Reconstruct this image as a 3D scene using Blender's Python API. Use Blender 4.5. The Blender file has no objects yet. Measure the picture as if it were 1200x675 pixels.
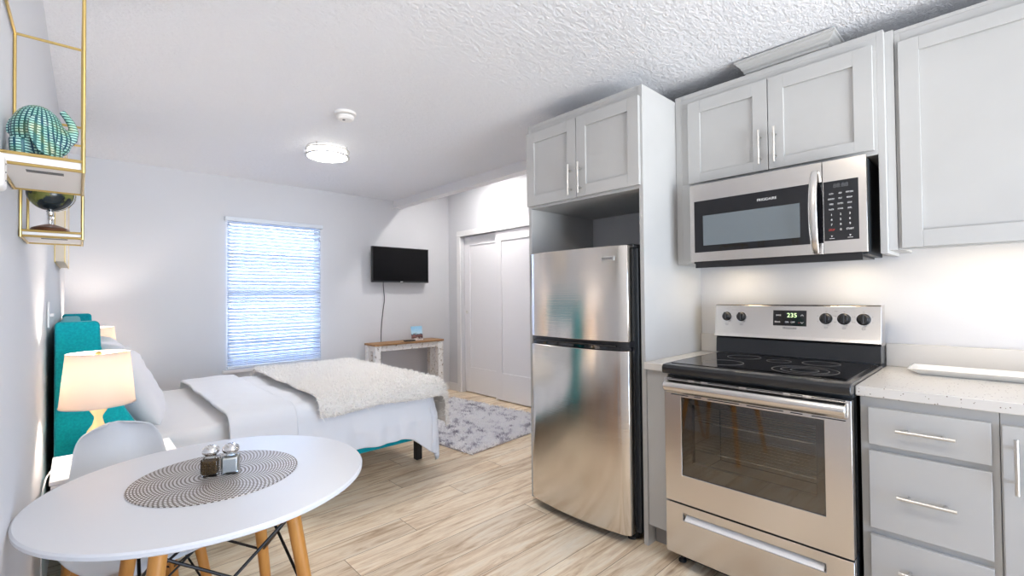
import bpy, bmesh, math, random
from math import radians as R, pi, sin, cos, hypot
from mathutils import Vector, Matrix, noise

random.seed(7)
S = bpy.context.scene
COL = S.collection

# ------------------------------------------------------------------ materials
def new_mat(name):
    m = bpy.data.materials.new(name); m.use_nodes = True
    nt = m.node_tree
    return m, nt, nt.nodes['Principled BSDF']

def setp(b, **k):
    al = dict(col='Base Color', rough='Roughness', metal='Metallic', spec='Specular IOR Level', trans='Transmission Weight',
              ior='IOR', emit='Emission Color', es='Emission Strength', coat='Coat Weight', alpha='Alpha', sheen='Sheen Weight', sub='Subsurface Weight')
    for kk, v in k.items():
        i = b.inputs[al[kk]]
        i.default_value = (*v, 1) if isinstance(v, tuple) and len(v) == 3 else v

def srgb(r, g, b):
    f = lambda c: (c / 255 / 12.92) if c / 255 <= .04045 else ((c / 255 + .055) / 1.055) ** 2.4
    return (f(r), f(g), f(b))

def N(nt, t, **kw):
    n = nt.nodes.new(t)
    for k, v in kw.items():
        if k.startswith('i_'): n.inputs[k[2:].replace('_', ' ')].default_value = v
        else: setattr(n, k, v)
    return n

def coords(nt, scale=(1, 1, 1), rot=(0, 0, 0), kind='Object'):
    tc = N(nt, 'ShaderNodeTexCoord'); mp = N(nt, 'ShaderNodeMapping')
    mp.inputs['Scale'].default_value = scale; mp.inputs['Rotation'].default_value = rot
    nt.links.new(tc.outputs[kind], mp.inputs['Vector'])
    return mp.outputs['Vector']

def bump(nt, b, src, strength=.2, dist=.01):
    n = N(nt, 'ShaderNodeBump'); n.inputs['Strength'].default_value = strength; n.inputs['Distance'].default_value = dist
    nt.links.new(src, n.inputs['Height']); nt.links.new(n.outputs['Normal'], b.inputs['Normal']); return n

def ramp(nt, src, stops):
    r = N(nt, 'ShaderNodeValToRGB'); e = r.color_ramp.elements
    while len(e) < len(stops): e.new(.5)
    for el, (p, c) in zip(e, stops): el.position = p; el.color = (*c, 1) if len(c) == 3 else c
    nt.links.new(src, r.inputs['Fac']); return r.outputs['Color']

def noise_tex(nt, vec, scale, detail=3, rough=.5):
    n = N(nt, 'ShaderNodeTexNoise'); n.inputs['Scale'].default_value = scale
    n.inputs['Detail'].default_value = detail; n.inputs['Roughness'].default_value = rough
    nt.links.new(vec, n.inputs['Vector']); return n.outputs['Fac']

def simple(name, col, rough=.5, metal=0., bscale=None, bstr=.1, bdist=.002, **k):
    m, nt, b = new_mat(name); setp(b, col=col, rough=rough, metal=metal, **k)
    if bscale:
        bump(nt, b, noise_tex(nt, coords(nt), bscale), bstr, bdist)
    return m

def mottled(name, c1, c2, scale, rough=.5, stretch=(1, 1, 1), lo=.35, hi=.65, bstr=0., bdist=.002, detail=4, **k):
    m, nt, b = new_mat(name); setp(b, rough=rough, **k)
    f = noise_tex(nt, coords(nt, stretch), scale, detail)
    nt.links.new(ramp(nt, f, [(lo, c1), (hi, c2)]), b.inputs['Base Color'])
    if bstr: bump(nt, b, f, bstr, bdist)
    return m

def wall_mat():
    m, nt, b = new_mat('painted_wall'); setp(b, col=srgb(209, 210, 214), rough=.62)
    v = coords(nt)
    bump(nt, b, noise_tex(nt, v, 55, 4), .12, .004)
    return m

def ceiling_mat():
    m, nt, b = new_mat('knockdown_ceiling'); setp(b, col=srgb(233, 234, 238), rough=.6)
    v = coords(nt, (1, 1.6, 1))
    n1 = noise_tex(nt, v, 31, 4, .6)
    c = ramp(nt, n1, [(.42, (0, 0, 0)), (.56, (1, 1, 1))])
    n2 = noise_tex(nt, v, 90, 3)
    mx = N(nt, 'ShaderNodeMath', operation='MULTIPLY_ADD'); nt.links.new(c, mx.inputs[0]); mx.inputs[1].default_value = .75
    nt.links.new(n2, mx.inputs[2])
    bump(nt, b, mx.outputs[0], .42, .011)
    return m

def floor_mat():
    m, nt, b = new_mat('oak_plank_floor'); setp(b, rough=.42)
    v0 = coords(nt)
    sp = N(nt, 'ShaderNodeSeparateXYZ'); nt.links.new(v0, sp.inputs[0])
    dv_ = N(nt, 'ShaderNodeMath', operation='DIVIDE'); dv_.inputs[1].default_value = .182; nt.links.new(sp.outputs[1], dv_.inputs[0])
    fl = N(nt, 'ShaderNodeMath', operation='FLOOR'); nt.links.new(dv_.outputs[0], fl.inputs[0])
    wn = N(nt, 'ShaderNodeTexWhiteNoise', noise_dimensions='1D'); nt.links.new(fl.outputs[0], wn.inputs['W'])
    sh_ = N(nt, 'ShaderNodeMath', operation='MULTIPLY_ADD'); sh_.inputs[1].default_value = 1.5; nt.links.new(wn.outputs['Value'], sh_.inputs[0]); nt.links.new(sp.outputs[0], sh_.inputs[2])
    cbv = N(nt, 'ShaderNodeCombineXYZ'); nt.links.new(sh_.outputs[0], cbv.inputs[0]); nt.links.new(sp.outputs[1], cbv.inputs[1])
    v = cbv.outputs[0]
    br = N(nt, 'ShaderNodeTexBrick', offset=0., offset_frequency=1, squash=1.0)
    for k, val in (('Scale', 1), ('Mortar Size', .0018), ('Brick Width', 1.5), ('Row Height', .182), ('Mortar Smooth', .1), ('Bias', 0)):
        br.inputs[k].default_value = val
    br.inputs['Color1'].default_value = (0, 0, 0, 1); br.inputs['Color2'].default_value = (1, 1, 1, 1); br.inputs['Mortar'].default_value = (.5, .5, .5, 1)
    nt.links.new(v, br.inputs['Vector'])
    # grain, shifted per plank
    add = N(nt, 'ShaderNodeVectorMath', operation='MULTIPLY_ADD')
    nt.links.new(br.outputs['Color'], add.inputs[0]); add.inputs[1].default_value = (7, 3, 5); nt.links.new(v, add.inputs[2])
    mp = N(nt, 'ShaderNodeMapping'); mp.inputs['Scale'].default_value = (.9, 8, 1); nt.links.new(add.outputs[0], mp.inputs['Vector'])
    g = N(nt, 'ShaderNodeTexNoise'); g.inputs['Scale'].default_value = 2.2; g.inputs['Detail'].default_value = 7; g.inputs['Roughness'].default_value = .62; g.inputs['Distortion'].default_value = 1.3
    nt.links.new(mp.outputs[0], g.inputs['Vector'])
    wood = ramp(nt, g.outputs['Fac'], [(.25, srgb(172, 138, 104)), (.40, srgb(218, 191, 158)), (.52, srgb(241, 222, 194)), (.75, srgb(250, 239, 220))])
    tint = ramp(nt, br.outputs['Color'], [(0, (.86, .85, .84)), (.5, (.96, .95, .94)), (1, (1.05, 1.05, 1.05))])
    mul = N(nt, 'ShaderNodeMix', data_type='RGBA', blend_type='MULTIPLY'); mul.inputs['Factor'].default_value = 1
    nt.links.new(wood, mul.inputs['A']); nt.links.new(tint, mul.inputs['B'])
    # fine pores
    mp2 = N(nt, 'ShaderNodeMapping'); mp2.inputs['Scale'].default_value = (6, 90, 1); nt.links.new(add.outputs[0], mp2.inputs['Vector'])
    p = noise_tex(nt, mp2.outputs[0], 3, 2)
    pc = ramp(nt, p, [(.3, (.84, .82, .80)), (.5, (1, 1, 1))])
    mul2 = N(nt, 'ShaderNodeMix', data_type='RGBA', blend_type='MULTIPLY'); mul2.inputs['Factor'].default_value = .8
    nt.links.new(mul.outputs['Result'], mul2.inputs['A']); nt.links.new(pc, mul2.inputs['B'])
    # knots
    mk = N(nt, 'ShaderNodeMapping'); mk.inputs['Scale'].default_value = (1.1, 3.2, 1); nt.links.new(add.outputs[0], mk.inputs['Vector'])
    vo = N(nt, 'ShaderNodeTexVoronoi', feature='F1'); vo.inputs['Scale'].default_value = 1.5; nt.links.new(mk.outputs[0], vo.inputs['Vector'])
    kc = ramp(nt, vo.outputs['Distance'], [(.02, (.42, .32, .24)), (.085, (1, 1, 1))])
    mul3 = N(nt, 'ShaderNodeMix', data_type='RGBA', blend_type='MULTIPLY'); mul3.inputs['Factor'].default_value = .7
    nt.links.new(mul2.outputs['Result'], mul3.inputs['A']); nt.links.new(kc, mul3.inputs['B'])
    gap = N(nt, 'ShaderNodeMix', data_type='RGBA'); nt.links.new(br.outputs['Fac'], gap.inputs['Factor'])
    nt.links.new(mul3.outputs['Result'], gap.inputs['A']); gap.inputs['B'].default_value = (*srgb(150, 124, 98), 1)
    nt.links.new(gap.outputs['Result'], b.inputs['Base Color'])
    bump(nt, b, p, .06, .002)
    return m

def steel_mat(name, col=(.70, .67, .64), rough=.24, stretch=(6, 6, 260), bstr=.006):
    m, nt, b = new_mat(name); setp(b, col=col, rough=rough, metal=1.)
    f = noise_tex(nt, coords(nt, stretch), 1.0, 3)
    bump(nt, b, f, bstr, .002)
    r = N(nt, 'ShaderNodeMapRange'); r.inputs['To Min'].default_value = rough - .01; r.inputs['To Max'].default_value = rough + .02
    nt.links.new(f, r.inputs['Value']); nt.links.new(r.outputs[0], b.inputs['Roughness'])
    return m

def fabric(name, col, scale=420, rough=.9, bstr=.25, col2=None):
    m, nt, b = new_mat(name); setp(b, col=col, rough=rough, spec=.15, sheen=.25)
    v = coords(nt)
    f = noise_tex(nt, v, scale, 2)
    if col2:
        nt.links.new(ramp(nt, noise_tex(nt, v, 110, 4), [(.3, col2), (.65, col)]), b.inputs['Base Color'])
    bump(nt, b, f, bstr, .0015)
    return m

def glassy(name, tint=(1, 1, 1), refl=.12, rough=.02):
    """thin clear pane: see-through with a glossy reflection"""
    m = bpy.data.materials.new(name); m.use_nodes = True; nt = m.node_tree; nt.nodes.clear()
    o = N(nt, 'ShaderNodeOutputMaterial'); t = N(nt, 'ShaderNodeBsdfTransparent'); g = N(nt, 'ShaderNodeBsdfGlossy'); mx = N(nt, 'ShaderNodeMixShader')
    t.inputs['Color'].default_value = (*tint, 1); g.inputs['Roughness'].default_value = rough
    fr = N(nt, 'ShaderNodeFresnel'); fr.inputs['IOR'].default_value = 1.5
    mr = N(nt, 'ShaderNodeMath', operation='MAXIMUM'); mr.inputs[1].default_value = refl
    nt.links.new(fr.outputs[0], mr.inputs[0]); nt.links.new(mr.outputs[0], mx.inputs['Fac'])
    nt.links.new(t.outputs[0], mx.inputs[1]); nt.links.new(g.outputs[0], mx.inputs[2]); nt.links.new(mx.outputs[0], o.inputs['Surface'])
    return m

def translucent(name, col, tcol, fac=.5, bscale=None):
    m = bpy.data.materials.new(name); m.use_nodes = True; nt = m.node_tree; nt.nodes.clear()
    o = N(nt, 'ShaderNodeOutputMaterial'); d = N(nt, 'ShaderNodeBsdfDiffuse'); t = N(nt, 'ShaderNodeBsdfTranslucent'); mx = N(nt, 'ShaderNodeMixShader')
    d.inputs['Color'].default_value = (*col, 1); t.inputs['Color'].default_value = (*tcol, 1); mx.inputs['Fac'].default_value = fac
    nt.links.new(d.outputs[0], mx.inputs[1]); nt.links.new(t.outputs[0], mx.inputs[2]); nt.links.new(mx.outputs[0], o.inputs['Surface'])
    if bscale:
        v = coords(nt); f = noise_tex(nt, v, bscale, 3)
        bn = N(nt, 'ShaderNodeBump'); bn.inputs['Strength'].default_value = .2; bn.inputs['Distance'].default_value = .001
        nt.links.new(f, bn.inputs['Height']); nt.links.new(bn.outputs[0], d.inputs['Normal'])
    return m

def emitter(name, col, s):
    m, nt, b = new_mat(name); setp(b, col=(.8, .8, .8), emit=col, es=s); return m

def quartz_mat():
    m, nt, b = new_mat('white_quartz'); setp(b, rough=.22)
    v = coords(nt)
    vo = N(nt, 'ShaderNodeTexVoronoi', feature='F1'); vo.inputs['Scale'].default_value = 95; nt.links.new(v, vo.inputs['Vector'])
    sp = ramp(nt, vo.outputs['Distance'], [(.16, (1, 1, 1)), (.2, (0, 0, 0))])
    pick = N(nt, 'ShaderNodeSeparateColor'); nt.links.new(vo.outputs['Color'], pick.inputs[0])
    gt = N(nt, 'ShaderNodeMath', operation='GREATER_THAN'); gt.inputs[1].default_value = .62; nt.links.new(pick.outputs[0], gt.inputs[0])
    mu = N(nt, 'ShaderNodeMath', operation='MULTIPLY'); nt.links.new(sp, mu.inputs[0]); nt.links.new(gt.outputs[0], mu.inputs[1])
    mx = N(nt, 'ShaderNodeMix', data_type='RGBA'); nt.links.new(mu.outputs[0], mx.inputs['Factor'])
    mx.inputs['A'].default_value = (*srgb(212, 209, 205), 1); mx.inputs['B'].default_value = (*srgb(120, 108, 98), 1)
    nt.links.new(mx.outputs['Result'], b.inputs['Base Color'])
    return m

def distressed_mat():
    m, nt, b = new_mat('distressed_white_paint'); setp(b, rough=.7)
    v = coords(nt, (1, 1, 1))
    f = noise_tex(nt, v, 34, 6, .72)
    nt.links.new(ramp(nt, f, [(.30, srgb(120, 92, 70)), (.40, srgb(186, 176, 166)), (.44, srgb(232, 230, 228))]), b.inputs['Base Color'])
    bump(nt, b, f, .2, .003)
    return m

def wood_mat(name, c1, c2, stretch=(3, 30, 30), scale=1.6, rough=.45, **k):
    return mottled(name, c1, c2, scale, rough, stretch, .3, .7, .06, .001, 5, **k)

def placemat_mat():
    """round lace-like place mat: rings of elongated holes widening outwards"""
    m, nt, b = new_mat('silver_lace_mat'); setp(b, rough=.4, metal=.35)
    tc = N(nt, 'ShaderNodeTexCoord'); sx = N(nt, 'ShaderNodeSeparateXYZ'); nt.links.new(tc.outputs['Object'], sx.inputs[0])
    at = N(nt, 'ShaderNodeMath', operation='ARCTAN2'); nt.links.new(sx.outputs[1], at.inputs[0]); nt.links.new(sx.outputs[0], at.inputs[1])
    ln = N(nt, 'ShaderNodeVectorMath', operation='LENGTH'); nt.links.new(tc.outputs['Object'], ln.inputs[0])
    u = N(nt, 'ShaderNodeMath', operation='MULTIPLY'); u.inputs[1].default_value = 88 / (2 * pi); nt.links.new(at.outputs[0], u.inputs[0])
    pw = N(nt, 'ShaderNodeMath', operation='POWER'); pw.inputs[1].default_value = 1.35; nt.links.new(ln.outputs['Value'], pw.inputs[0])
    r = N(nt, 'ShaderNodeMath', operation='MULTIPLY'); r.inputs[1].default_value = 185; nt.links.new(pw.outputs[0], r.inputs[0])
    cb = N(nt, 'ShaderNodeCombineXYZ'); nt.links.new(u.outputs[0], cb.inputs[0]); nt.links.new(r.outputs[0], cb.inputs[1])
    br = N(nt, 'ShaderNodeTexBrick', offset=.5)
    for k, val in (('Scale', 1), ('Mortar Size', .25), ('Brick Width', 1), ('Row Height', 1), ('Mortar Smooth', .3)): br.inputs[k].default_value = val
    nt.links.new(cb.outputs[0], br.inputs['Vector'])
    nt.links.new(ramp(nt, br.outputs['Fac'], [(.15, srgb(238, 236, 234)), (.5, srgb(118, 106, 97))]), b.inputs['Base Color'])
    bump(nt, b, br.outputs['Fac'], .5, .002)
    return m

def mosaic_mat():
    m, nt, b = new_mat('turquoise_beadwork'); setp(b, rough=.3)
    tc = N(nt, 'ShaderNodeTexCoord'); sx = N(nt, 'ShaderNodeSeparateXYZ'); nt.links.new(tc.outputs['Object'], sx.inputs[0])
    # stripes run over the back (bands along x), beads along each stripe
    at = N(nt, 'ShaderNodeMath', operation='ARCTAN2'); nt.links.new(sx.outputs[0], at.inputs[0]); nt.links.new(sx.outputs[1], at.inputs[1])
    u = N(nt, 'ShaderNodeMath', operation='MULTIPLY'); u.inputs[1].default_value = 4.6; nt.links.new(at.outputs[0], u.inputs[0])
    zz = N(nt, 'ShaderNodeMath', operation='MULTIPLY'); zz.inputs[1].default_value = 175; nt.links.new(sx.outputs[2], zz.inputs[0])
    cb = N(nt, 'ShaderNodeCombineXYZ'); nt.links.new(zz.outputs[0], cb.inputs[0]); nt.links.new(u.outputs[0], cb.inputs[1])
    br = N(nt, 'ShaderNodeTexBrick', offset=0.)
    for k, val in (('Scale', 1), ('Mortar Size', .26), ('Brick Width', 1), ('Row Height', 1), ('Mortar Smooth', .5)): br.inputs[k].default_value = val
    nt.links.new(cb.outputs[0], br.inputs['Vector'])
    n = noise_tex(nt, tc.outputs['Object'], 26, 3)
    base = ramp(nt, n, [(.35, srgb(8, 66, 92)), (.5, srgb(14, 88, 92)), (.62, srgb(60, 96, 70))])
    bead = ramp(nt, n, [(.3, srgb(205, 232, 226)), (.55, srgb(150, 205, 190)), (.7, srgb(214, 222, 190))])
    mx = N(nt, 'ShaderNodeMix', data_type='RGBA'); nt.links.new(br.outputs['Fac'], mx.inputs['Factor'])
    nt.links.new(bead, mx.inputs['A']); nt.links.new(base, mx.inputs['B'])
    nt.links.new(mx.outputs['Result'], b.inputs['Base Color'])
    iv = N(nt, 'ShaderNodeMath', operation='SUBTRACT'); iv.inputs[0].default_value = 1; nt.links.new(br.outputs['Fac'], iv.inputs[1])
    bump(nt, b, iv.outputs[0], .6, .003)
    return m

def pile_mat(name, stops, scale):
    m = translucent(name, (.8, .8, .8), (.8, .8, .8), .4); nt = m.node_tree
    c = ramp(nt, noise_tex(nt, coords(nt), scale, 4, .65), stops)
    for n in nt.nodes:
        if n.type in ('BSDF_DIFFUSE', 'BSDF_TRANSLUCENT'): nt.links.new(c, n.inputs['Color'])
    return m

M = dict(
    wall=wall_mat(), ceil=ceiling_mat(), floor=floor_mat(),
    trim=simple('white_trim_paint', srgb(228, 227, 228), .42),
    door=simple('white_door_paint', srgb(230, 229, 232), .38),
    cab=mottled('grey_cabinet_paint', srgb(184, 184, 183), srgb(189, 189, 188), 3, .42),
    cabin=simple('cabinet_interior', srgb(150, 148, 146), .6, bscale=300, bstr=.1),
    kick=simple('toe_kick_grey', srgb(150, 147, 144), .6),
    steel=steel_mat('brushed_steel'),
    steel_v=steel_mat('brushed_steel_fridge', (.70, .66, .61), .15, (2, 2, 260), .12),
    nickel=simple('satin_nickel', (.72, .70, .67), .3, 1.),
    chrome=simple('chrome', (.85, .85, .86), .07, 1.),
    black=simple('black_plastic', (.012, .012, .014), .35),
    blackgloss=simple('black_glass', (.006, .006, .008), .04, coat=.3),
    blackenamel=simple('black_speckled_enamel', (.02, .021, .023), .16, bscale=600, bstr=.08, bdist=.001),
    darkside=simple('dark_textured_steel', (.022, .027, .032), .45, bscale=500, bstr=.3, bdist=.001),
    quartz=quartz_mat(),
    white=simple('white_laminate', srgb(220, 222, 227), .3),
    shell=simple('white_moulded_plastic', srgb(214, 216, 219), .42),
    porcelain=simple('white_porcelain', srgb(240, 239, 236), .15, coat=.4),
    plastic=simple('white_plastic', srgb(238, 236, 234), .4),
    beech=wood_mat('amber_beech', srgb(186, 120, 48), srgb(222, 160, 84), (12, 12, 2), 2.2, .4),
    blackmetal=simple('black_rod', (.02, .017, .016), .4, .6),
    gold=simple('brushed_gold', (.62, .45, .17), .3, 1.),
    shelfboard=simple('white_shelf_board', srgb(234, 230, 227), .5),
    teal=fabric('teal_linen', srgb(2, 162, 172), 700, .85, .3, srgb(0, 140, 152)),
    sheet=fabric('white_cotton', srgb(232, 230, 229), 500, .85, .1),
    duvet=fabric('white_duvet_cotton', srgb(231, 232, 235), 480, .85, .1),
    pillow=fabric('white_pillowcase', srgb(233, 232, 235), 480, .85, .1),
    fur=translucent('ivory_faux_fur', srgb(248, 246, 243), srgb(250, 247, 242), .45),
    furbase=simple('ivory_fur_backing', srgb(238, 234, 228), .9),
    shade=translucent('linen_lamp_shade', srgb(246, 234, 224), srgb(92, 80, 70), .5, 500),
    cream=simple('cream_ceramic', srgb(238, 214, 160), .25, coat=.3),
    distress=distressed_mat(),
    plank=wood_mat('brown_reclaimed_plank', srgb(112, 78, 48), srgb(178, 136, 92), (2.5, 24, 24), 2.4, .6),
    lightframe=simple('champagne_ring', (.62, .60, .57), .3, .8),
    brown=wood_mat('dark_walnut', srgb(62, 34, 16), srgb(118, 70, 36), (5, 5, 40), 3, .3),
    pepper=mottled('ground_pepper', srgb(58, 38, 16), srgb(122, 92, 50), 420, .9),
    salt=simple('white_salt', srgb(240, 240, 238), .9, bscale=900, bstr=.3),
    jar=glassy('clear_jar_glass', (.99, 1, .995), .05),
    pane=glassy('window_glass', (.94, .97, 1), .06),
    ovenglass=glassy('tinted_oven_glass', (.80, .76, .69), .11, .03),
    oven=simple('oven_cavity_enamel', (.5, .46, .38), .45),
    rack=simple('chrome_rack', (.8, .8, .78), .2, 1.),
    mwglass=simple('grey_microwave_window', (.16, .19, .21), .06, coat=.5),
    screen=simple('tv_screen', (.003, .003, .004), .35, spec=.15),
    slat=translucent('blind_slat', srgb(226, 234, 246), srgb(96, 158, 246), .085),
    blindrail=simple('blind_rail', srgb(214, 220, 228), .4),
    white_ink=simple('white_print', srgb(235, 235, 235), .5),
    grey_ink=simple('grey_print', srgb(90, 92, 95), .5),
    red_ink=simple('red_print', srgb(214, 60, 48), .5),
    led=emitter('green_display_digits', (.45, 1., .12), .45),
    ring=simple('burner_ring_print', srgb(120, 118, 116), .3),
    placemat=placemat_mat(), mosaic=mosaic_mat(),
    globe=mottled('globe_map', srgb(22, 34, 40), srgb(104, 108, 52), 22, .25, (1, 1, 1), .5, .56),
    shag=pile_mat('grey_white_shag', [(.30, srgb(128, 124, 138)), (.40, srgb(205, 203, 212)), (.47, srgb(252, 252, 254)), (.7, srgb(255, 255, 255))], 11),
    shagbase=simple('rug_backing', srgb(190, 187, 193), .95),
    backer=simple('dark_rug_edge', srgb(60, 58, 60), .95),
    flyer=None, canvas=simple('beige_canvas', srgb(228, 214, 196), .7, bscale=300),
    paper=simple('white_paper', srgb(240, 240, 240), .7),
    rubber=simple('black_rubber', (.015, .015, .015), .7),
    diffuser=emitter('ceiling_light_diffuser', (1., .98, .97), 24),
    kdiffuser=emitter('kitchen_light_diffuser', (1., .89, .75), 17),
    canlens=emitter('downlight_lens', (1., .96, .92), 210),
    ucled=emitter('under_cabinet_led', (1., .80, .52), 7),
    sidediff=emitter('ceiling_light_side', (1., .97, .93), 1.3),
    hoodlamp=emitter('cooktop_lamp_lens', (1., .80, .54), 17),
    bulb=emitter('warm_bulb', (1., .86, .73), 180),
)

# ------------------------------------------------------------------ geometry helpers
def fin(me, smooth=True, ang=35):
    if smooth:
        for p in me.polygons: p.use_smooth = True
        me.set_sharp_from_angle(angle=R(ang))

BASE = {}
def thing(name, label, cat, loc=(0, 0, 0), rz=0, group=None):
    o = bpy.data.objects.new(name, None); COL.objects.link(o)
    o.location = loc; o.rotation_euler = (0, 0, rz); o.empty_display_size = .05
    o['label'] = label; o['category'] = cat
    if group: o['group'] = group
    BASE[o.name] = Vector(loc); return o

def tag(o, label, cat, group=None):
    o['label'] = label; o['category'] = cat
    if group: o['group'] = group
    return o

class B:
    def __init__(s): s.bm = bmesh.new()
    def box(s, x0, x1, y0, y1, z0, z1, rot=None, piv=None):
        vs = [s.bm.verts.new((x, y, z)) for x in (x0, x1) for y in (y0, y1) for z in (z0, z1)]
        for f in ((0, 1, 3, 2), (4, 6, 7, 5), (0, 4, 5, 1), (2, 3, 7, 6), (0, 2, 6, 4), (1, 5, 7, 3)): s.bm.faces.new([vs[i] for i in f])
        if rot is not None:
            bmesh.ops.rotate(s.bm, cent=piv, matrix=rot, verts=vs)
        return s
    def prism(s, pts, axis, a, b):
        """closed polygon of 2-D points extruded along an axis: x -> (y,z), y -> (x,z), z -> (x,y)"""
        def mk(p, t): return {'x': (t, p[0], p[1]), 'y': (p[0], t, p[1]), 'z': (p[0], p[1], t)}[axis]
        v0 = [s.bm.verts.new(mk(p, a)) for p in pts]; v1 = [s.bm.verts.new(mk(p, b)) for p in pts]
        n = len(pts); s.bm.faces.new(v0); s.bm.faces.new(v1[::-1])
        for i in range(n): s.bm.faces.new((v0[i], v0[(i + 1) % n], v1[(i + 1) % n], v1[i]))
        return s
    def cyl(s, p0, p1, r0, r1=None, n=16, cap=True):
        r1 = r0 if r1 is None else r1
        p0, p1 = Vector(p0), Vector(p1); d = (p1 - p0).normalized()
        a = d.orthogonal().normalized(); b = d.cross(a)
        c0 = [s.bm.verts.new(p0 + (a * cos(t) + b * sin(t)) * r0) for t in [2 * pi * i / n for i in range(n)]]
        c1 = [s.bm.verts.new(p1 + (a * cos(t) + b * sin(t)) * r1) for t in [2 * pi * i / n for i in range(n)]]
        for i in range(n): s.bm.faces.new((c0[i], c0[(i + 1) % n], c1[(i + 1) % n], c1[i]))
        if cap: s.bm.faces.new(c0[::-1]); s.bm.faces.new(c1)
        return s
    def tube(s, pts, r, n=8, closed=False):
        pts = [Vector(p) for p in pts]; m = len(pts); rings = []
        prev = None
        for i, p in enumerate(pts):
            if closed: d = pts[(i + 1) % m] - pts[i - 1]
            else: d = pts[min(i + 1, m - 1)] - pts[max(i - 1, 0)]
            d.normalize()
            if prev is None: a = d.orthogonal().normalized()
            else: a = (prev - d * prev.dot(d)).normalized()
            prev = a; b = d.cross(a)
            rr = r(i / (m - 1)) if callable(r) else r
            rings.append([s.bm.verts.new(p + (a * cos(2 * pi * k / n) + b * sin(2 * pi * k / n)) * rr) for k in range(n)])
        for i in range(m if closed else m - 1):
            A, C = rings[i], rings[(i + 1) % m]
            for k in range(n): s.bm.faces.new((A[k], A[(k + 1) % n], C[(k + 1) % n], C[k]))
        if not closed: s.bm.faces.new(rings[0][::-1]); s.bm.faces.new(rings[-1])
        return s
    def lathe(s, prof, c=(0, 0, 0), n=32, axis='z', closed=False):
        """prof: list of (radius, height); radius 0 closes the end"""
        c = Vector(c); rings = []
        for r, h in prof:
            if r <= 1e-6:
                rings.append([s.bm.verts.new(s._ax(c, 0, 0, h, axis))])
            else:
                rings.append([s.bm.verts.new(s._ax(c, r * cos(2 * pi * k / n), r * sin(2 * pi * k / n), h, axis)) for k in range(n)])
        prs = list(zip(rings, rings[1:])) + ([(rings[-1], rings[0])] if closed else [])
        for A, C in prs:
            if len(A) == 1 and len(C) == 1: continue
            for k in range(n):
                k2 = (k + 1) % n
                if len(A) == 1: s.bm.faces.new((A[0], C[k2], C[k]))
                elif len(C) == 1: s.bm.faces.new((A[k], A[k2], C[0]))
                else: s.bm.faces.new((A[k], A[k2], C[k2], C[k]))
        return s
    def _ax(s, c, a, b, h, axis):
        return c + {'z': Vector((a, b, h)), 'x': Vector((h, a, b)), 'y': Vector((b, h, a))}[axis]
    def ball(s, c, rad, nu=24, nv=14, rot=None):
        c = Vector(c); rad = Vector((rad,) * 3) if not hasattr(rad, '__len__') else Vector(rad)
        rings = []
        def P(th, ph):
            v = Vector((rad.x * sin(th) * cos(ph), rad.y * sin(th) * sin(ph), rad.z * cos(th)))
            if rot is not None: v = rot @ v
            return s.bm.verts.new(c + v)
        top, bot = P(0, 0), P(pi, 0)
        for i in range(1, nv): rings.append([P(pi * i / nv, 2 * pi * k / nu) for k in range(nu)])
        for k in range(nu):
            s.bm.faces.new((top, rings[0][k], rings[0][(k + 1) % nu])); s.bm.faces.new((bot, rings[-1][(k + 1) % nu], rings[-1][k]))
        for A, C in zip(rings, rings[1:]):
            for k in range(nu): s.bm.faces.new((A[k], C[k], C[(k + 1) % nu], A[(k + 1) % nu]))
        return s
    def grid(s, fn, nu, nv):
        g = [[s.bm.verts.new(fn(i / nu, j / nv)) for j in range(nv + 1)] for i in range(nu + 1)]
        for i in range(nu):
            for j in range(nv): s.bm.faces.new((g[i][j], g[i + 1][j], g[i + 1][j + 1], g[i][j + 1]))
        return s
    def frame(s, x0, x1, y0, y1, z0, z1, a0, a1, b0, b1):
        """slab between x0 and x1 with a rectangular opening (a0..a1 in y, b0..b1 in z)"""
        o = [(y0, z0), (y1, z0), (y1, z1), (y0, z1)]; n = [(a0, b0), (a1, b0), (a1, b1), (a0, b1)]
        V = [[s.bm.verts.new((x, *p)) for p in q] for x in (x0, x1) for q in (o, n)]
        for k in range(4):
            j = (k + 1) % 4
            s.bm.faces.new((V[0][k], V[0][j], V[1][j], V[1][k])); s.bm.faces.new((V[2][k], V[2][j], V[3][j], V[3][k]))
            s.bm.faces.new((V[0][k], V[0][j], V[2][j], V[2][k])); s.bm.faces.new((V[1][k], V[1][j], V[3][j], V[3][k]))
        return s
    def build(s, name, mat, parent=None, smooth=True, bevel=0, seg=2, subsurf=0, solid=0, local=False, ang=35, origin=None, fix=True):
        if fix: bmesh.ops.recalc_face_normals(s.bm, faces=s.bm.faces)
        base = Vector((0, 0, 0))
        if parent is not None and not local:
            base = BASE[parent.name]
        if parent is None and origin is not None: base = Vector(origin)
        if base.length: bmesh.ops.translate(s.bm, verts=s.bm.verts, vec=-base)
        me = bpy.data.meshes.new(name); s.bm.to_mesh(me); s.bm.free()
        fin(me, smooth, ang)
        o = bpy.data.objects.new(name, me); COL.objects.link(o)
        if mat: me.materials.append(M[mat] if isinstance(mat, str) else mat)
        if parent is not None: o.parent = parent; BASE[o.name] = base
        else: o.location = base; BASE[o.name] = base
        if solid: md = o.modifiers.new('thickness', 'SOLIDIFY'); md.thickness = solid; md.offset = -1 if solid > 0 else 1; md.thickness = abs(solid)
        if bevel: md = o.modifiers.new('edge', 'BEVEL'); md.width = bevel; md.segments = seg; md.limit_method = 'ANGLE'; md.angle_limit = R(40); md.harden_normals = False
        if subsurf: md = o.modifiers.new('smooth', 'SUBSURF'); md.levels = subsurf; md.render_levels = subsurf
        return o

def struct(o): o['kind'] = 'structure'; return o
def bx(name, mat, parent, *a, bevel=0, **k): return B().box(*a).build(name, mat, parent, bevel=bevel, **k)

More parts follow.
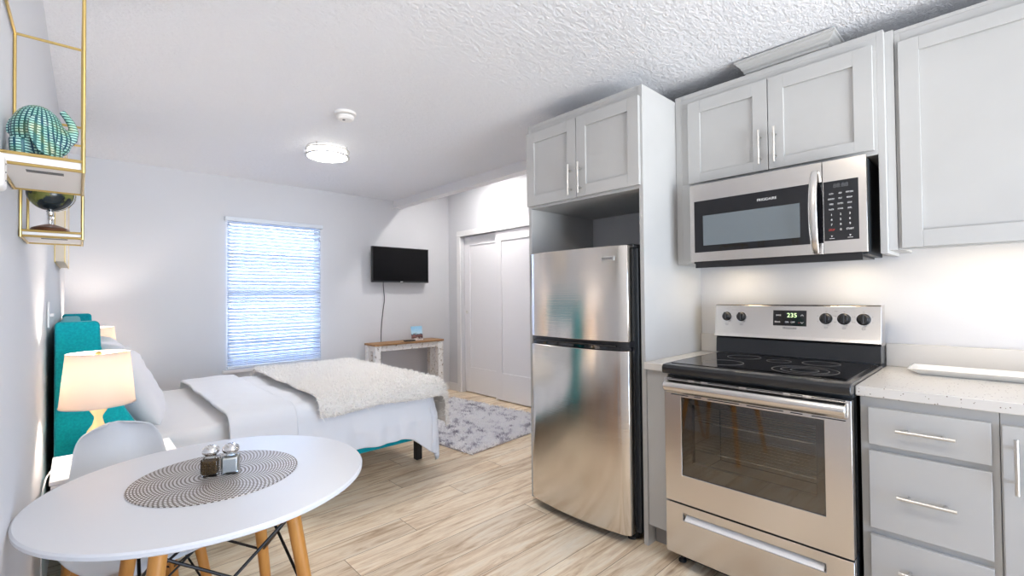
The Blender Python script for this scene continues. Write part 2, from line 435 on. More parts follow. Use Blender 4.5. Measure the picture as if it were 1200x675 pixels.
def copy_tree(o, parent=None, loc=None):
    c = o.copy(); COL.objects.link(c)
    if parent is not None: c.parent = parent
    if loc is not None: c.location = loc
    for ch in list(o.children): copy_tree(ch, c)
    return c

def text_mesh(txt, size, origin, right, up, mat, parent, name='lettering', depth=.0006, align='CENTER', squeeze=1.0):
    cu = bpy.data.curves.new('t', 'FONT'); cu.body = txt; cu.size = size; cu.align_x = align; cu.align_y = 'CENTER'; cu.extrude = depth
    t = bpy.data.objects.new('t', cu); COL.objects.link(t)
    bpy.context.view_layer.update()
    me = bpy.data.meshes.new_from_object(t.evaluated_get(bpy.context.evaluated_depsgraph_get()))
    bpy.data.objects.remove(t); bpy.data.curves.remove(cu)
    r, u = Vector(right).normalized(), Vector(up).normalized(); n = r.cross(u)
    mt = Matrix(((r.x * squeeze, u.x, n.x, origin[0]), (r.y * squeeze, u.y, n.y, origin[1]), (r.z * squeeze, u.z, n.z, origin[2]), (0, 0, 0, 1)))
    mt = Matrix.Translation(-BASE[parent.name]) @ mt
    me.transform(mt); me.name = name; me.materials.clear(); me.materials.append(M[mat])
    o = bpy.data.objects.new(name, me); COL.objects.link(o); o.parent = parent; BASE[o.name] = BASE[parent.name]
    return o

def nz(x, y, z=0): return noise.noise(Vector((x, y, z)))
def wallx(y): return -.112 + .0118 * (y - 1.5)      # inner face of the left wall
FX, UP = (0, -1, 0), (0, 0, 1)                       # print direction on fronts that face -x

# ------------------------------------------------------------------ room shell
struct(bx('floor', 'floor', None, -.4, 4.35, -2.3, 5.4, -.1, 0))
b = B(); b.prism([(wallx(-2.3), -2.3), (wallx(5.3), 5.3), (-.35, 5.3), (-.35, -2.3)], 'z', 0, 2.75); struct(b.build('wall_left', 'wall', smooth=False))
WX0, WX1, WZ0, WZ1, YF, XR, ZC = 1.05, 1.95, .565, 2.035, 5.146, 3.665, 2.43
b = B()
b.box(-.3, WX0, YF, YF + .12, 0, 2.75).box(WX1, 4.35, YF, YF + .12, 0, 2.75).box(WX0, WX1, YF, YF + .12, 0, WZ0).box(WX0, WX1, YF, YF + .12, WZ1, 2.75)
struct(b.build('wall_far', 'wall', smooth=False))
CY0, CY1, CZ = 3.30, 4.868, 2.03                     # closet opening
b = B()
b.box(XR, XR + .12, CY1, YF, 0, 2.75).box(XR, XR + .12, 2.1, CY0, 0, 2.75).box(XR, XR + .12, CY0, CY1, CZ, 2.75)
struct(b.build('wall_right', 'wall', smooth=False))
struct(bx('wall_closet', 'wall', None, XR + .12, 4.3, 3.0, 3.05, 0, 2.75)); struct(bx('wall_closet_end', 'wall', None, 4.25, 4.3, 3.05, 5.2, 0, 2.75))
struct(bx('wall_kitchen', 'wall', None, 2.71, 2.83, -2.3, 2.10, 0, 2.75))
struct(bx('wall_return', 'wall', None, 2.83, 3.785, 2.0, 2.10, 0, 2.75))
b = B(); b.box(-.35, .35, -2.4, -2.3, 0, 2.75).box(2.35, 2.83, -2.4, -2.3, 0, 2.75).box(.35, 2.35, -2.4, -2.3, 0, .1).box(.35, 2.35, -2.4, -2.3, 2.15, 2.75)
struct(b.build('wall_back', 'wall', smooth=False))
b = B(); b.box(.35, .42, -2.38, -2.32, .1, 2.15).box(2.28, 2.35, -2.38, -2.32, .1, 2.15).box(1.31, 1.39, -2.38, -2.32, .1, 2.15).box(.42, 2.28, -2.38, -2.32, .1, .18).box(.42, 2.28, -2.38, -2.32, 2.07, 2.15)  # unseen back window, added to bring soft fill daylight into the room
w = struct(b.build('fill_window', 'trim', bevel=.003)); BASE[w.name] = Vector()
for x0, x1 in ((.42, 1.31), (1.39, 2.28)): bx('pane', 'pane', w, x0, x1, -2.353, -2.347, .18, 2.07)
po = bpy.data.lights.new('fill_window_portal', 'AREA'); po.shape = 'RECTANGLE'; po.size = 2.0; po.size_y = 2.05; po.cycles.is_portal = True
pb = bpy.data.objects.new('fill_window_portal', po); COL.objects.link(pb); pb.location = (1.35, -2.42, 1.125); pb.rotation_euler = (R(90), 0, 0)
struct(bx('ceiling', 'ceil', None, -.35, 2.845, -2.4, 5.27, ZC, ZC + .3))
struct(bx('ceiling_alcove', 'ceil', None, 2.95, 4.3, 2.0, 5.27, 2.66, 2.76))
struct(bx('beam', 'trim', None, 2.845, 2.95, 2.0, YF, 2.343, 2.76))
b = B(); b.box(-.05, XR, YF - .014, YF, 0, .10); struct(b.build('baseboard_far', 'trim', bevel=.003))
struct(bx('baseboard_right', 'trim', None, XR - .014, XR, CY1 + .075, YF - .014, 0, .10, bevel=.003))
b = B(); b.prism([(wallx(2.2) + .0005, 2.2), (wallx(2.2) + .0125, 2.2), (wallx(-2.25) + .0125, -2.25), (wallx(-2.25) + .0005, -2.25)], 'z', 0, .1); struct(b.build('baseboard_left', 'trim', bevel=.003))
# closet casing
b = B(); b.box(XR - .018, XR, CY0 - .07, CY1 + .075, 2.024, 2.095); struct(b.build('trim_1', 'trim', bevel=.003))
b = B(); b.box(XR - .018, XR, CY1 + .005, CY1 + .075, 0, 2.022); struct(b.build('trim_2', 'trim', bevel=.003))
b = B(); b.box(XR - .018, XR, CY0 - .07, CY0 - .005, 0, 2.022); struct(b.build('trim_3', 'trim', bevel=.003))

def shaker_door(b, x, y0, y1, z0, z1, st=.1, rt=.1, rb=.1, depth=.011, th=.03):
    """front face at x (faces -x): frame with a recessed flat panel, all one slab"""
    b.box(x, x + th, y0, y0 + st, z0, z1).box(x, x + th, y1 - st, y1, z0, z1)
    b.box(x, x + th, y0 + st, y1 - st, z1 - rt, z1).box(x, x + th, y0 + st, y1 - st, z0, z0 + rb)
    b.box(x + depth, x + th - .001, y0 + st, y1 - st, z0 + rb, z1 - rt)
    return b

d1 = thing('closet_door', 'white sliding closet door with round finger pull, behind the other one', 'door', (XR + .06, 4.5, .012), group='sliding closet doors')
shaker_door(B(), XR + .052, 4.10, 4.862, .012, 2.022, .105, .12, .32).build('panel', 'door', d1, bevel=.002)
B().lathe([(.0, -.001), (.017, -.001), (.022, -.003), (.024, 0), (.024, .004)], (XR + .052, 4.815, 1.04), 24, 'x').build('finger_pull', 'nickel', d1)
d2 = thing('closet_door', 'white sliding closet door partly hidden by the refrigerator', 'door', (XR + .02, 3.8, .012), group='sliding closet doors')
shaker_door(B(), XR + .012, 3.41, 4.205, .012, 2.022, .105, .12, .32).build('panel', 'door', d2, bevel=.002)
bx('floor_guide', 'plastic', d2, XR + .004, XR + .05, 4.17, 4.205, 0, .03, bevel=.002)

# window
b = B(); f0, f1 = YF + .055, YF + .10
b.box(WX0, WX0 + .045, f0, f1, WZ0, WZ1).box(WX1 - .045, WX1, f0, f1, WZ0, WZ1).box(WX0 + .045, WX1 - .045, f0, f1, WZ0, WZ0 + .05).box(WX0 + .045, WX1 - .045, f0, f1, WZ1 - .05, WZ1).box(WX0 + .045, WX1 - .045, f0, f1, 1.27, 1.32)
w = struct(b.build('window_1', 'trim', bevel=.003)); BASE[w.name] = Vector()
for z0, z1 in ((WZ0 + .05, 1.27), (1.32, WZ1 - .05)):
    bx('pane', 'pane', w, WX0 + .045, WX1 - .045, YF + .072, YF + .078, z0, z1)
struct(bx('window_sill', 'trim', None, WX0 - .03, WX1 + .03, YF - .03, YF, WZ0 - .035, WZ0 - .003, bevel=.004))
t = thing('window_blind', 'white horizontal mini blind covering the window over the bed', 'blind', (1.5, YF, WZ0))
bx('headrail', 'blindrail', t, WX0 - .012, WX1 + .014, YF - .045, YF - .004, 2.0, 2.04, bevel=.003)
b = B(); z = .615; k = 0
while z < 1.992:
    a = R(57)
    ys, zs = cos(a) * .0185, sin(a) * .0185
    yc = YF - .025
    # gently crowned slat, room edge down
    prof = [(-1, 0), (-.5, .0022), (0, .003), (.5, .0022), (1, 0)]
    P = [(yc + q * ys - c * sin(a), z + q * zs + c * cos(a)) for q, c in prof]
    for i in range(4):
        v = [b.bm.verts.new((x, *P[j])) for x, j in ((WX0 + .008, i), (WX1 - .012, i), (WX1 - .012, i + 1), (WX0 + .008, i + 1))]
        b.bm.faces.new(v)
    z += .0335; k += 1
o = b.build('slats', 'slat', t, ang=80)
bmo = bmesh.new(); bmo.from_mesh(o.data); bmesh.ops.remove_doubles(bmo, verts=bmo.verts, dist=1e-5); bmo.to_mesh(o.data); bmo.free()
bx('bottom_rail', 'blindrail', t, WX0 + .004, WX1 - .008, YF - .04, YF - .012, WZ0 + .008, WZ0 + .03, bevel=.003)
b = B()
for x in (1.22, 1.78):
    b.cyl((x, YF - .045, WZ0 + .02), (x, YF - .045, 2.0), .0016, n=6); b.cyl((x, YF - .005, WZ0 + .02), (x, YF - .005, 2.0), .0016, n=6)
b.build('ladder_cord', 'plastic', t)

# ------------------------------------------------------------------ ceiling fixtures
def ceiling_light(loc, label, diff):
    t = thing('ceiling_light', label, 'ceiling light', loc)
    x, y, z = loc
    B().lathe([(0, 0), (.15, 0), (.15, -.012), (0, -.012)], loc, 40).build('base', 'plastic', t)
    B().lathe([(0, -.0135), (.143, -.0135), (.146, -.02), (.146, -.072), (.1435, -.0725)], loc, 48).build('diffuser_side', 'sidediff' if diff == 'diffuser' else 'plastic', t)
    B().lathe([(.1432, -.073), (.125, -.079), (.07, -.084), (0, -.086)], loc, 48).build('diffuser', diff, t)
    for h in (-.022, -.066):
        B().lathe([(.153, h), (.165, h), (.165, h - .009), (.153, h - .009)], loc, 56, closed=True).build('ring', 'lightframe', t)
    for k in range(4):
        a = k * pi / 2 + R(40); b = B()
        b.cyl((x + .159 * cos(a), y + .159 * sin(a), z - .001), (x + .159 * cos(a), y + .159 * sin(a), z - .07), .004, n=8)
        b.build('strut', 'lightframe', t)
    return t
ceiling_light((1.44, 3.64, ZC), 'round flush mount ceiling light with two pale rings above the bed', 'diffuser')
ceiling_light((.78, .50, ZC), 'round flush mount ceiling light over the kitchen range, just out of frame', 'kdiffuser')
ceiling_light((.95, -.95, ZC), 'unseen round flush mount ceiling light added behind the camera as fill', 'kdiffuser')  # unseen fixture, added as broad fill light from the camera side
t = thing('recessed_downlight', 'small round recessed downlight in the raised ceiling by the closet', 'ceiling light', (3.20, 4.05, 2.66))
B().lathe([(.058, 0), (.075, 0), (.075, -.006), (.058, -.006)], (3.20, 4.05, 2.66), 32, closed=True).build('trim_ring', 'plastic', t)
B().lathe([(0, -.001), (.057, -.001), (.057, -.004), (0, -.004)], (3.20, 4.05, 2.66), 32).build('lens', 'canlens', t)
t = thing('smoke_detector', 'small round white smoke detector on the ceiling near the light', 'smoke detector', (1.25, 2.87, ZC))
B().lathe([(0, 0), (.066, 0), (.066, -.014), (.052, -.017), (0, -.017)], (1.25, 2.87, ZC), 36).build('base', 'plastic', t)
B().lathe([(0, -.018), (.047, -.018), (.047, -.021), (0, -.021)], (1.25, 2.87, ZC), 36).build('vent_gap', 'rubber', t)
B().lathe([(0, -.022), (.053, -.022), (.053, -.036), (.044, -.046), (.02, -.05), (0, -.05)], (1.25, 2.87, ZC), 36).build('body', 'plastic', t)
B().lathe([(0, -.0505), (.009, -.0505), (.009, -.053), (0, -.053)], (1.235, 2.86, ZC), 16).build('test_button', 'grey_ink', t)

# ------------------------------------------------------------------ kitchen cabinets
def bar_pull(parent, x, y, z, length, vertical):
    h = length / 2; b = B()
    if vertical:
        b.cyl((x - .03, y, z - h), (x - .03, y, z + h), .0055, n=14)
        for s in (-1, 1): b.cyl((x, y, z + s * h * .62), (x - .03, y, z + s * h * .62), .0045, n=10)
    else:
        b.cyl((x - .03, y - h, z), (x - .03, y + h, z), .0055, n=14)
        for s in (-1, 1): b.cyl((x, y + s * h * .62, z), (x - .03, y + s * h * .62, z), .0045, n=10)
    return b.build('handle', 'nickel', parent)

def carcass(b, x0, x1, y0, y1, z0, z1): return b.box(x0, x1, y0, y1, z0, z1)

# tall surround for the refrigerator
t = thing('refrigerator_cabinet', 'tall grey cabinet surround enclosing the refrigerator with two doors on top', 'cabinet', (2.4, 1.645, 0))
bx('side_panel', 'cab', t, 2.077, 2.709, 1.240, 1.264, 0, 2.315, bevel=.0015)
bx('side_panel', 'cab', t, 2.077, 2.709, 2.026, 2.050, 0, 2.315, bevel=.0015)
b = B(); b.box(2.079, 2.708, 1.264, 2.026, 1.79, 1.808).box(2.079, 2.708, 1.264, 2.026, 2.295, 2.315).box(2.69, 2.708, 1.264, 2.026, 1.808, 2.295).box(2.079, 2.097, 1.264, 2.026, 2.25, 2.295)
b.build('box', 'cab', t, bevel=.001)
for y0, y1, yh in ((1.655, 2.046, 1.688), (1.252, 1.650, 1.618)):
    d = shaker_door(B(), 2.057, y0, y1, 1.804, 2.257, .064, .064, .064, .010, .019).build('door', 'cab', t, bevel=.0012)
    bar_pull(d, 2.057, yh, 1.905, .175, True)

# cabinet over the microwave; its stiles run down beside the microwave
t = thing('microwave_cabinet', 'grey upper cabinet with two shaker doors above the microwave', 'cabinet', (2.56, .788, 1.41))
b = B(); b.box(2.42, 2.708, 1.205, 1.2385, 1.41, 2.334).box(2.42, 2.708, .328, .352, 1.41, 2.334).box(2.42, 2.708, .352, 1.205, 1.822, 1.842).box(2.42, 2.708, .352, 1.205, 2.31, 2.334)
b.box(2.42, 2.438, .352, 1.205, 2.26, 2.31).box(2.42, 2.438, 1.135, 1.205, 1.41, 1.822).box(2.69, 2.708, .352, 1.205, 1.842, 2.31).box(2.42, 2.438, 1.135, 1.205, 1.842, 2.26).box(2.42, 2.438, .352, .39, 1.842, 2.26)
b.build('box', 'cab', t, bevel=.0012)
for y0, y1, yh in ((.766, 1.160, .797), (.364, .762, .73)):
    d = shaker_door(B(), 2.40, y0, y1, 1.840, 2.277, .066, .066, .05, .010, .019).build('door', 'cab', t, bevel=.0012)
    bar_pull(d, 2.40, yh, 1.948, .165, True)
# crown-moulded chase on top
t = thing('crown_moulding_box', 'short grey crown moulded box on top of the microwave cabinet', 'moulding', (2.56, .715, 2.334))
bx('frieze', 'cab', t, 2.47, 2.70, .535, .885, 2.3345, 2.372)
prof = [(0, 0), (.006, 0), (.006, .012), (.014, .018), (.017, .028), (.030, .042), (.034, .050), (.040, .052), (.040, .062), (0, .062)]
b = B()
outer = []
for d, h in prof:
    x0, y0, y1, z = 2.47 - d, .535 - d, .885 + d, 2.36 + h
    outer.append([b.bm.verts.new(p) for p in ((2.70, y0, z), (x0, y0, z), (x0, y1, z), (2.70, y1, z))])
for A, C in zip(outer, outer[1:]):
    for k in range(3): b.bm.faces.new((A[k], A[k + 1], C[k + 1], C[k]))
b.bm.faces.new(outer[-1])
b.build('crown', 'cab', t, smooth=False)

# right upper cabinet
t = thing('upper_cabinet', 'large grey shaker wall cabinet above the countertop', 'cabinet', (2.58, -.1, 1.42))
b = B(); b.box(2.488, 2.708, -.492, .282, 1.450, 1.462).box(2.47, 2.488, -.492, .24, 1.424, 1.462).box(2.47, 2.708, -.51, .300, 2.318, 2.334).box(2.47, 2.708, .282, .300, 1.424, 2.318).box(2.47, 2.708, -.51, -.492, 1.424, 2.318).box(2.47, 2.488, -.492, .282, 2.27, 2.318).box(2.47, 2.488, .24, .282, 1.424, 2.27).box(2.70, 2.708, -.492, .282, 1.442, 2.318)
b.build('box', 'cab', t, bevel=.0012)
bx('filler_strip', 'cab', t, 2.455, 2.7095, .3005, .3275, 1.424, 2.334)
d = shaker_door(B(), 2.45, -.50, .287, 1.430, 2.275, .065, .055, .068, .010, .019).build('door', 'cab', t, bevel=.0012)
bar_pull(d, 2.45, -.465, 1.56, .165, True)
t = thing('under_cabinet_light', 'slim warm light strip fixed under the right upper cabinet', 'light', (2.52, -.1, 1.445))
bx('housing', 'plastic', t, 2.50, 2.54, -.40, .22, 1.4450, 1.4498)
bx('lens', 'ucled', t, 2.503, 2.537, -.395, .215, 1.4425, 1.4448)

# base cabinets
t = thing('drawer_base_cabinet', 'grey base cabinet with three drawers right of the range', 'cabinet', (2.4, .2, 0))
b = B(); b.box(2.08, 2.70, .022, .371, .10, .879); b.build('box', 'cab', t, bevel=.001)
bx('toe_kick', 'kick', t, 2.15, 2.70, .022, .371, 0, .099)
for z0, z1, zh in ((.712, .842, .777), (.418, .690, .552), (.118, .393, .30)):
    d = bx('drawer', 'cab', t, 2.060, 2.0795, .040, .346, z0, z1, bevel=.0015)
    bar_pull(d, 2.060, .193, zh, .148, False)
t = thing('door_base_cabinet', 'grey base cabinet with one door at the right edge', 'cabinet', (2.4, -.24, 0))
b = B(); b.box(2.08, 2.70, -.50, .0205, .10, .879); b.build('box', 'cab', t, bevel=.001)
bx('toe_kick', 'kick', t, 2.15, 2.70, -.50, .0205, 0, .099)
d = bx('door', 'cab', t, 2.060, 2.0795, -.46, .017, .118, .842, bevel=.0015)
bar_pull(d, 2.060, -.012, .727, .165, True)
t = thing('countertop', 'white speckled quartz countertop right of the range with backsplash', 'countertop', (2.38, -.06, .88))
bx('slab', 'quartz', t, 2.05, 2.709, -.51, .380, .8795, .915, bevel=.003)
bx('backsplash', 'quartz', t, 2.69, 2.709, -.51, .380, .9155, 1.018, bevel=.002)
t = thing('filler_cabinet', 'narrow grey filler cabinet between refrigerator panel and range', 'cabinet', (2.4, 1.18, 0))
bx('box', 'cab', t, 2.085, 2.70, 1.125, 1.2385, .105, .879, bevel=.001)
bx('toe_kick', 'kick', t, 2.15, 2.70, 1.125, 1.2385, 0, .104)
t = thing('countertop', 'narrow white quartz countertop strip left of the range', 'countertop', (2.38, 1.18, .88))
bx('slab', 'quartz', t, 2.055, 2.709, 1.112, 1.2385, .8795, .915, bevel=.003)
bx('backsplash', 'quartz', t, 2.69, 2.709, 1.112, 1.2385, .9155, 1.018, bevel=.002)

# tray on the counter
t = thing('serving_tray', 'long white ceramic tray with flared rim on the countertop', 'tray', (2.55, -.1, .915))
b = B()
def ringr(x0, x1, y0, y1, z): return [b.bm.verts.new(p) for p in ((x0, y0, z), (x1, y0, z), (x1, y1, z), (x0, y1, z))]
L = [ringr(2.50, 2.605, -.36, .245, .9155), ringr(2.465, 2.635, -.395, .283, .940), ringr(2.470, 2.630, -.39, .278, .942), ringr(2.506, 2.599, -.354, .239, .921)]
for A, C in zip(L, L[1:]):
    for k in range(4): b.bm.faces.new((A[k], A[(k + 1) % 4], C[(k + 1) % 4], C[k]))
b.bm.faces.new(L[0][::-1]); b.bm.faces.new(L[-1])
b.build('dish', 'porcelain', t, bevel=.0015, smooth=True, ang=25)

# ------------------------------------------------------------------ refrigerator
t = thing('refrigerator', 'stainless steel top freezer refrigerator with bowed doors', 'refrigerator', (2.35, 1.63, 0))
FY0, FY1 = 1.296, 1.975
bx('body', 'darkside', t, 2.078, 2.66, 1.278, FY1, .045, 1.488, bevel=.004)
def bowed(z0, z1, x=2.0, bow=.036, n=24):
    pts = []
    for i in range(n + 1):
        s = i / n; y = FY0 + (FY1 - FY0) * s
        e = min(s, 1 - s); rnd = .012 * max(0, 1 - e / .03) ** 2
        pts.append((x - bow * (1 - (2 * s - 1) ** 2) + rnd, y))
    pts += [(2.066, FY1), (2.066, FY0)]
    return B().prism(pts, 'z', z0, z1)
fd = bowed(1.012, 1.500).build('freezer_door', 'steel_v', t, bevel=.003, ang=50)
rd = bowed(.050, .966).build('door', 'steel_v', t, bevel=.003, ang=50)
bowed(.985, 1.011, 2.012, .036).build('handle_trim', 'black', fd, ang=50)
bowed(.967, .9845, 2.018, .034).build('handle_trim', 'blackgloss', rd, ang=50)
b = B()
for i in range(11):
    pass
pts = []
for i in range(17):
    s = .08 + .84 * i / 16; y = FY0 + (FY1 - FY0) * s
    pts.append((2.0 - .036 * (1 - (2 * s - 1) ** 2) - .003, y, .990 + .004 * sin(pi * i / 16)))
b.tube(pts, .0055, 8).build('handle_lip', 'blackgloss', fd)
bx('gasket', 'rubber', t, 2.0665, 2.0778, 1.300, 1.970, .06, 1.485)
bx('hinge_cover', 'black', t, 2.05, 2.16, 1.285, 1.33, 1.4885, 1.508, bevel=.004)
for y in (1.34, 1.92): B().lathe([(0, 0), (.022, 0), (.022, .012), (.012, .018), (.012, .046), (0, .046)], (2.09, y, 0), 16).build('foot', 'rubber', t)
bx('kick_grille', 'black', t, 2.085, 2.10, 1.30, 1.96, .012, .0445)
badge = bx('badge', 'nickel', t, 1.968, 1.9745, 1.352, 1.432, 1.424, 1.4465)
s = (1.392 - FY0) / (FY1 - FY0); 
badge.location.x += (2.0 - .036 * (1 - (2 * s - 1) ** 2)) - 1.9745 + .0015
text_mesh('FRIGIDAIRE', .0135, (1.9655 + badge.location.x, 1.392, 1.4352), FX, UP, 'grey_ink', t, squeeze=.95).location = (0, 0, 0)

# ------------------------------------------------------------------ range
t = thing('electric_range', 'freestanding stainless steel electric range with black glass cooktop', 'range', (2.3, .74, 0))
RY0, RY1 = .381, 1.101
b = B(); b.box(2.045, 2.66, RY0 + .003, RY1 - .003, .07, .30).box(2.09, 2.66, RY0 + .003, RY0 + .04, .30, .88).box(2.09, 2.66, RY1 - .04, RY1 - .003, .30, .88).box(2.50, 2.66, RY0 + .04, RY1 - .04, .30, .88).box(2.09, 2.50, RY0 + .04, RY1 - .04, .825, .88).box(2.09, 2.50, RY0 + .04, RY1 - .04, .30, .36)
b.box(2.045, 2.09, RY0 + .003, RY1 - .003, .868, .884)
b.build('body', 'darkside', t, bevel=.002)
b = B()
for a in ((2.495, 2.499, .43, 1.05, .37, .82), (2.10, 2.495, .421, .425, .37, .82), (2.10, 2.495, 1.056, 1.060, .37, .82), (2.10, 2.495, .425, 1.056, .361, .366)): b.box(*a)
b.build('oven_cavity', 'oven', t)
for z in (.52, .655):
    b = B(); b.tube([(2.12, .43, z), (2.12, 1.05, z), (2.47, 1.05, z), (2.47, .43, z)], .003, 8, closed=True)
    for i in range(7): b.cyl((2.16 + i * .045, .43, z), (2.16 + i * .045, 1.05, z), .002, n=6)
    b.build('oven_rack', 'rack', t)
# door: frame of steel around the glass
b = B(); wy0, wy1, wz0, wz1 = .466, 1.019, .432, .784
b.frame(2.0, 2.04, RY0 + .002, RY1 - .002, .305, .866, wy0, wy1, wz0, wz1)
dr = b.build('oven_door', 'steel', t, bevel=.0015)
bx('glass', 'ovenglass', dr, 2.006, 2.010, wy0, wy1, wz0, wz1)
b = B(); b.box(2.0115, 2.0385, wy0, wy0 + .03, wz0, wz1).box(2.0115, 2.0385, wy1 - .045, wy1, wz0, wz1).box(2.0115, 2.0385, wy0 + .03, wy1 - .045, wz1 - .03, wz1).box(2.0115, 2.0385, wy0 + .03, wy1 - .045, wz0, wz0 + .06)
b.build('inner_frame', 'black', dr)
b = B()
pr = [(1.998, .798), (1.975, .806), (1.958, .822), (1.956, .838), (1.964, .852), (1.985, .858), (1.999, .858)]
b.prism(pr, 'y', RY0 + .012, RY1 - .014).build('handle', 'steel', dr, bevel=.006, seg=3, ang=60)
b = B()
for y0, y1 in ((.985, 1.085), (.925, .955), (.765, .895), (.60, .735), (.535, .575), (.40, .505)):
    b.box(1.9975, 2.0005, y0, y1, .8615, .8645); b.box(1.9975, 2.0005, y0, y1 - (.02 if y1 > 1.08 else 0), .7915, .7945)
b.build('vent_slots', 'black', dr)
# storage drawer with a recessed grip
b = B(); g0, g1, gz0, gz1 = .468, 1.018, .228, .264
b.frame(2.0, 2.0219, RY0 + .002, RY1 - .002, .068, .298, g0, g1, gz0, gz1).box(2.0221, 2.044, RY0 + .002, RY1 - .002, .068, .298)
dw = b.build('drawer', 'steel', t, bevel=.0015)
b = B(); b.prism([(2.021, gz0 + .001), (2.021, gz0 + .022), (2.0005, gz0 + .004), (2.0005, gz0 + .001)], 'y', g0 + .008, g1 - .008).build('grip', 'plastic', dw)
bx('kick_plate', 'black', t, 2.10, 2.12, RY0 + .02, RY1 - .02, .005, .069)
for y in (.44, 1.062): B().lathe([(0, 0), (.018, 0), (.018, .008), (.008, .014), (.008, .07), (0, .07)], (2.078, y, 0), 14).build('foot', 'rubber', t)
# cooktop
b = B(); b.prism([(1.988, .886), (1.982, .895), (1.982, .915), (1.990, .926), (2.02, .929), (2.60, .929), (2.60, .8855)], 'y', RY0 - .0005, RY1 + .0005)
ct = b.build('cooktop', 'blackenamel', t, bevel=.003)
bx('cooktop_glass', 'blackgloss', ct, 2.035, 2.565, RY0 + .02, RY1 - .02, .9292, .9318, bevel=.001)
def ring(b, x, y, r, w=.0016):
    b.lathe([(r - w, .9321), (r + w, .9321), (r + w, .9324), (r - w, .9324)], (x, y, 0), 64, closed=True)
b = B()
for x, y, rr in ((2.19, .575, (.118, .085, .05)), (2.44, .575, (.072,)), (2.19, .905, (.085,)), (2.44, .905, (.075,)), (2.40, .735, (.05,))):
    for r in rr: ring(b, x, y, r)
b.build('burner_rings', 'ring', ct)
# backguard
b = B(); b.prism([(2.575, .9325), (2.580, 1.012), (2.66, 1.012), (2.66, .9325)], 'y', RY0, RY1).build('riser', 'blackenamel', t, bevel=.002)
b = B(); b.prism([(2.558, 1.022), (2.566, 1.040), (2.584, 1.186), (2.592, 1.192), (2.66, 1.192), (2.66, 1.0125), (2.585, 1.0125)], 'y', RY0 - .004, RY1 + .002)
cp = b.build('control_panel', 'steel', t, bevel=.0015)
sl = Vector((2.584 - 2.566, 0, 1.186 - 1.040)).normalized(); nrm = Vector((-sl.z, 0, sl.x))
def onp(y, z, off=.001): return Vector((2.566 + (z - 1.040) * sl.x / sl.z, y, z)) + nrm * off
def panel_box(y0, y1, z0, z1, h):
    b = B(); vs = []
    for off in (0.0002, h):
        vs.append([b.bm.verts.new(onp(y, z, off)) for y, z in ((y0, z0), (y1, z0), (y1, z1), (y0, z1))])
    b.bm.faces.new(vs[0]); b.bm.faces.new(vs[1])
    for k in range(4): b.bm.faces.new((vs[0][k], vs[0][(k + 1) % 4], vs[1][(k + 1) % 4], vs[1][k]))
    return b
disp = panel_box(.664, .811, 1.088, 1.164, .002).build('display', 'blackgloss', cp)
text_mesh('235', .030, onp(.726, 1.139, .003), FX, sl, 'led', disp, 'display_digits', .0003)
for yy, zz, tx, sz in ((.786, 1.139, 'BAKE', .0095), (.790, 1.106, 'BROIL', .0095), (.748, 1.106, 'ON', .011), (.722, 1.106, 'OFF', .011)):
    text_mesh(tx, sz, onp(yy, zz, .003), FX, sl, 'white_ink', disp, 'lettering', .0002)
text_mesh('-', .02, onp(.695, 1.106, .003), FX, sl, 'red_ink', disp, 'lettering', .0002)
for yy, zz, d in ((.682, 1.137, 1), (.682, 1.108, -1)):
    B().tube([onp(yy - .006, zz, .003), onp(yy, zz + .007 * d, .003), onp(yy + .006, zz, .003)], .0009, 6).build('arrow_mark', 'white_ink', disp)
text_mesh('FRIGIDAIRE', .012, onp(.736, 1.076, .001), FX, sl, 'grey_ink', cp, depth=.0002)
for y in (1.040, .965, .584, .513, .440):
    c = onp(y, 1.128, 0); big = .024 if y < .6 else .022
    b = B(); q = nrm.to_track_quat('Z', 'Y').to_matrix()
    b.lathe([(0, .0005), (big + .003, .0005), (big + .002, .006), (big - .003, .009), (big - .005, .022), (big - .008, .025), (0, .025)], (0, 0, 0), 28)
    bmesh.ops.transform(b.bm, matrix=Matrix.Translation(c) @ q.to_4x4(), verts=b.bm.verts)
    kb = b.build('knob', 'black', cp)
    b = B(); b.box(-.0055, .0055, -big + .002, big - .002, .020, .034)
    bmesh.ops.transform(b.bm, matrix=Matrix.Translation(c) @ q.to_4x4() @ Matrix.Rotation(R(90), 4, 'Z') @ Matrix.Rotation(R(90), 4, 'Z'), verts=b.bm.verts)
    b.build('grip', 'black', kb, bevel=.002)
    b = B(); b.lathe([(big + .003, .0004), (big + .0045, .0004), (big + .0045, .002), (big + .003, .002)], (0, 0, 0), 28, closed=True)
    bmesh.ops.transform(b.bm, matrix=Matrix.Translation(c) @ q.to_4x4(), verts=b.bm.verts)
    b.build('knob_ring', 'chrome', kb)
    b = B(); b.tube([onp(y + .006, 1.089, .001), onp(y - .006, 1.089, .001), onp(y - .006, 1.083, .001), onp(y + .006, 1.083, .001)], .0006, 5, closed=True)
    b.build('burner_mark', 'grey_ink', cp)
for y, z in [(y, 1.163) for y in (1.012, 1.005, .998, .991, .548, .541)] + [(y + dy, z) for y in (.584, .513, .440) for dy, z in ((0, 1.161), (.033, 1.140), (-.033, 1.140), (.033, 1.114), (-.033, 1.114))]:
    B().ball(onp(y, z, .0008), .0015, 8, 6).build('dial_mark', 'grey_ink', cp)

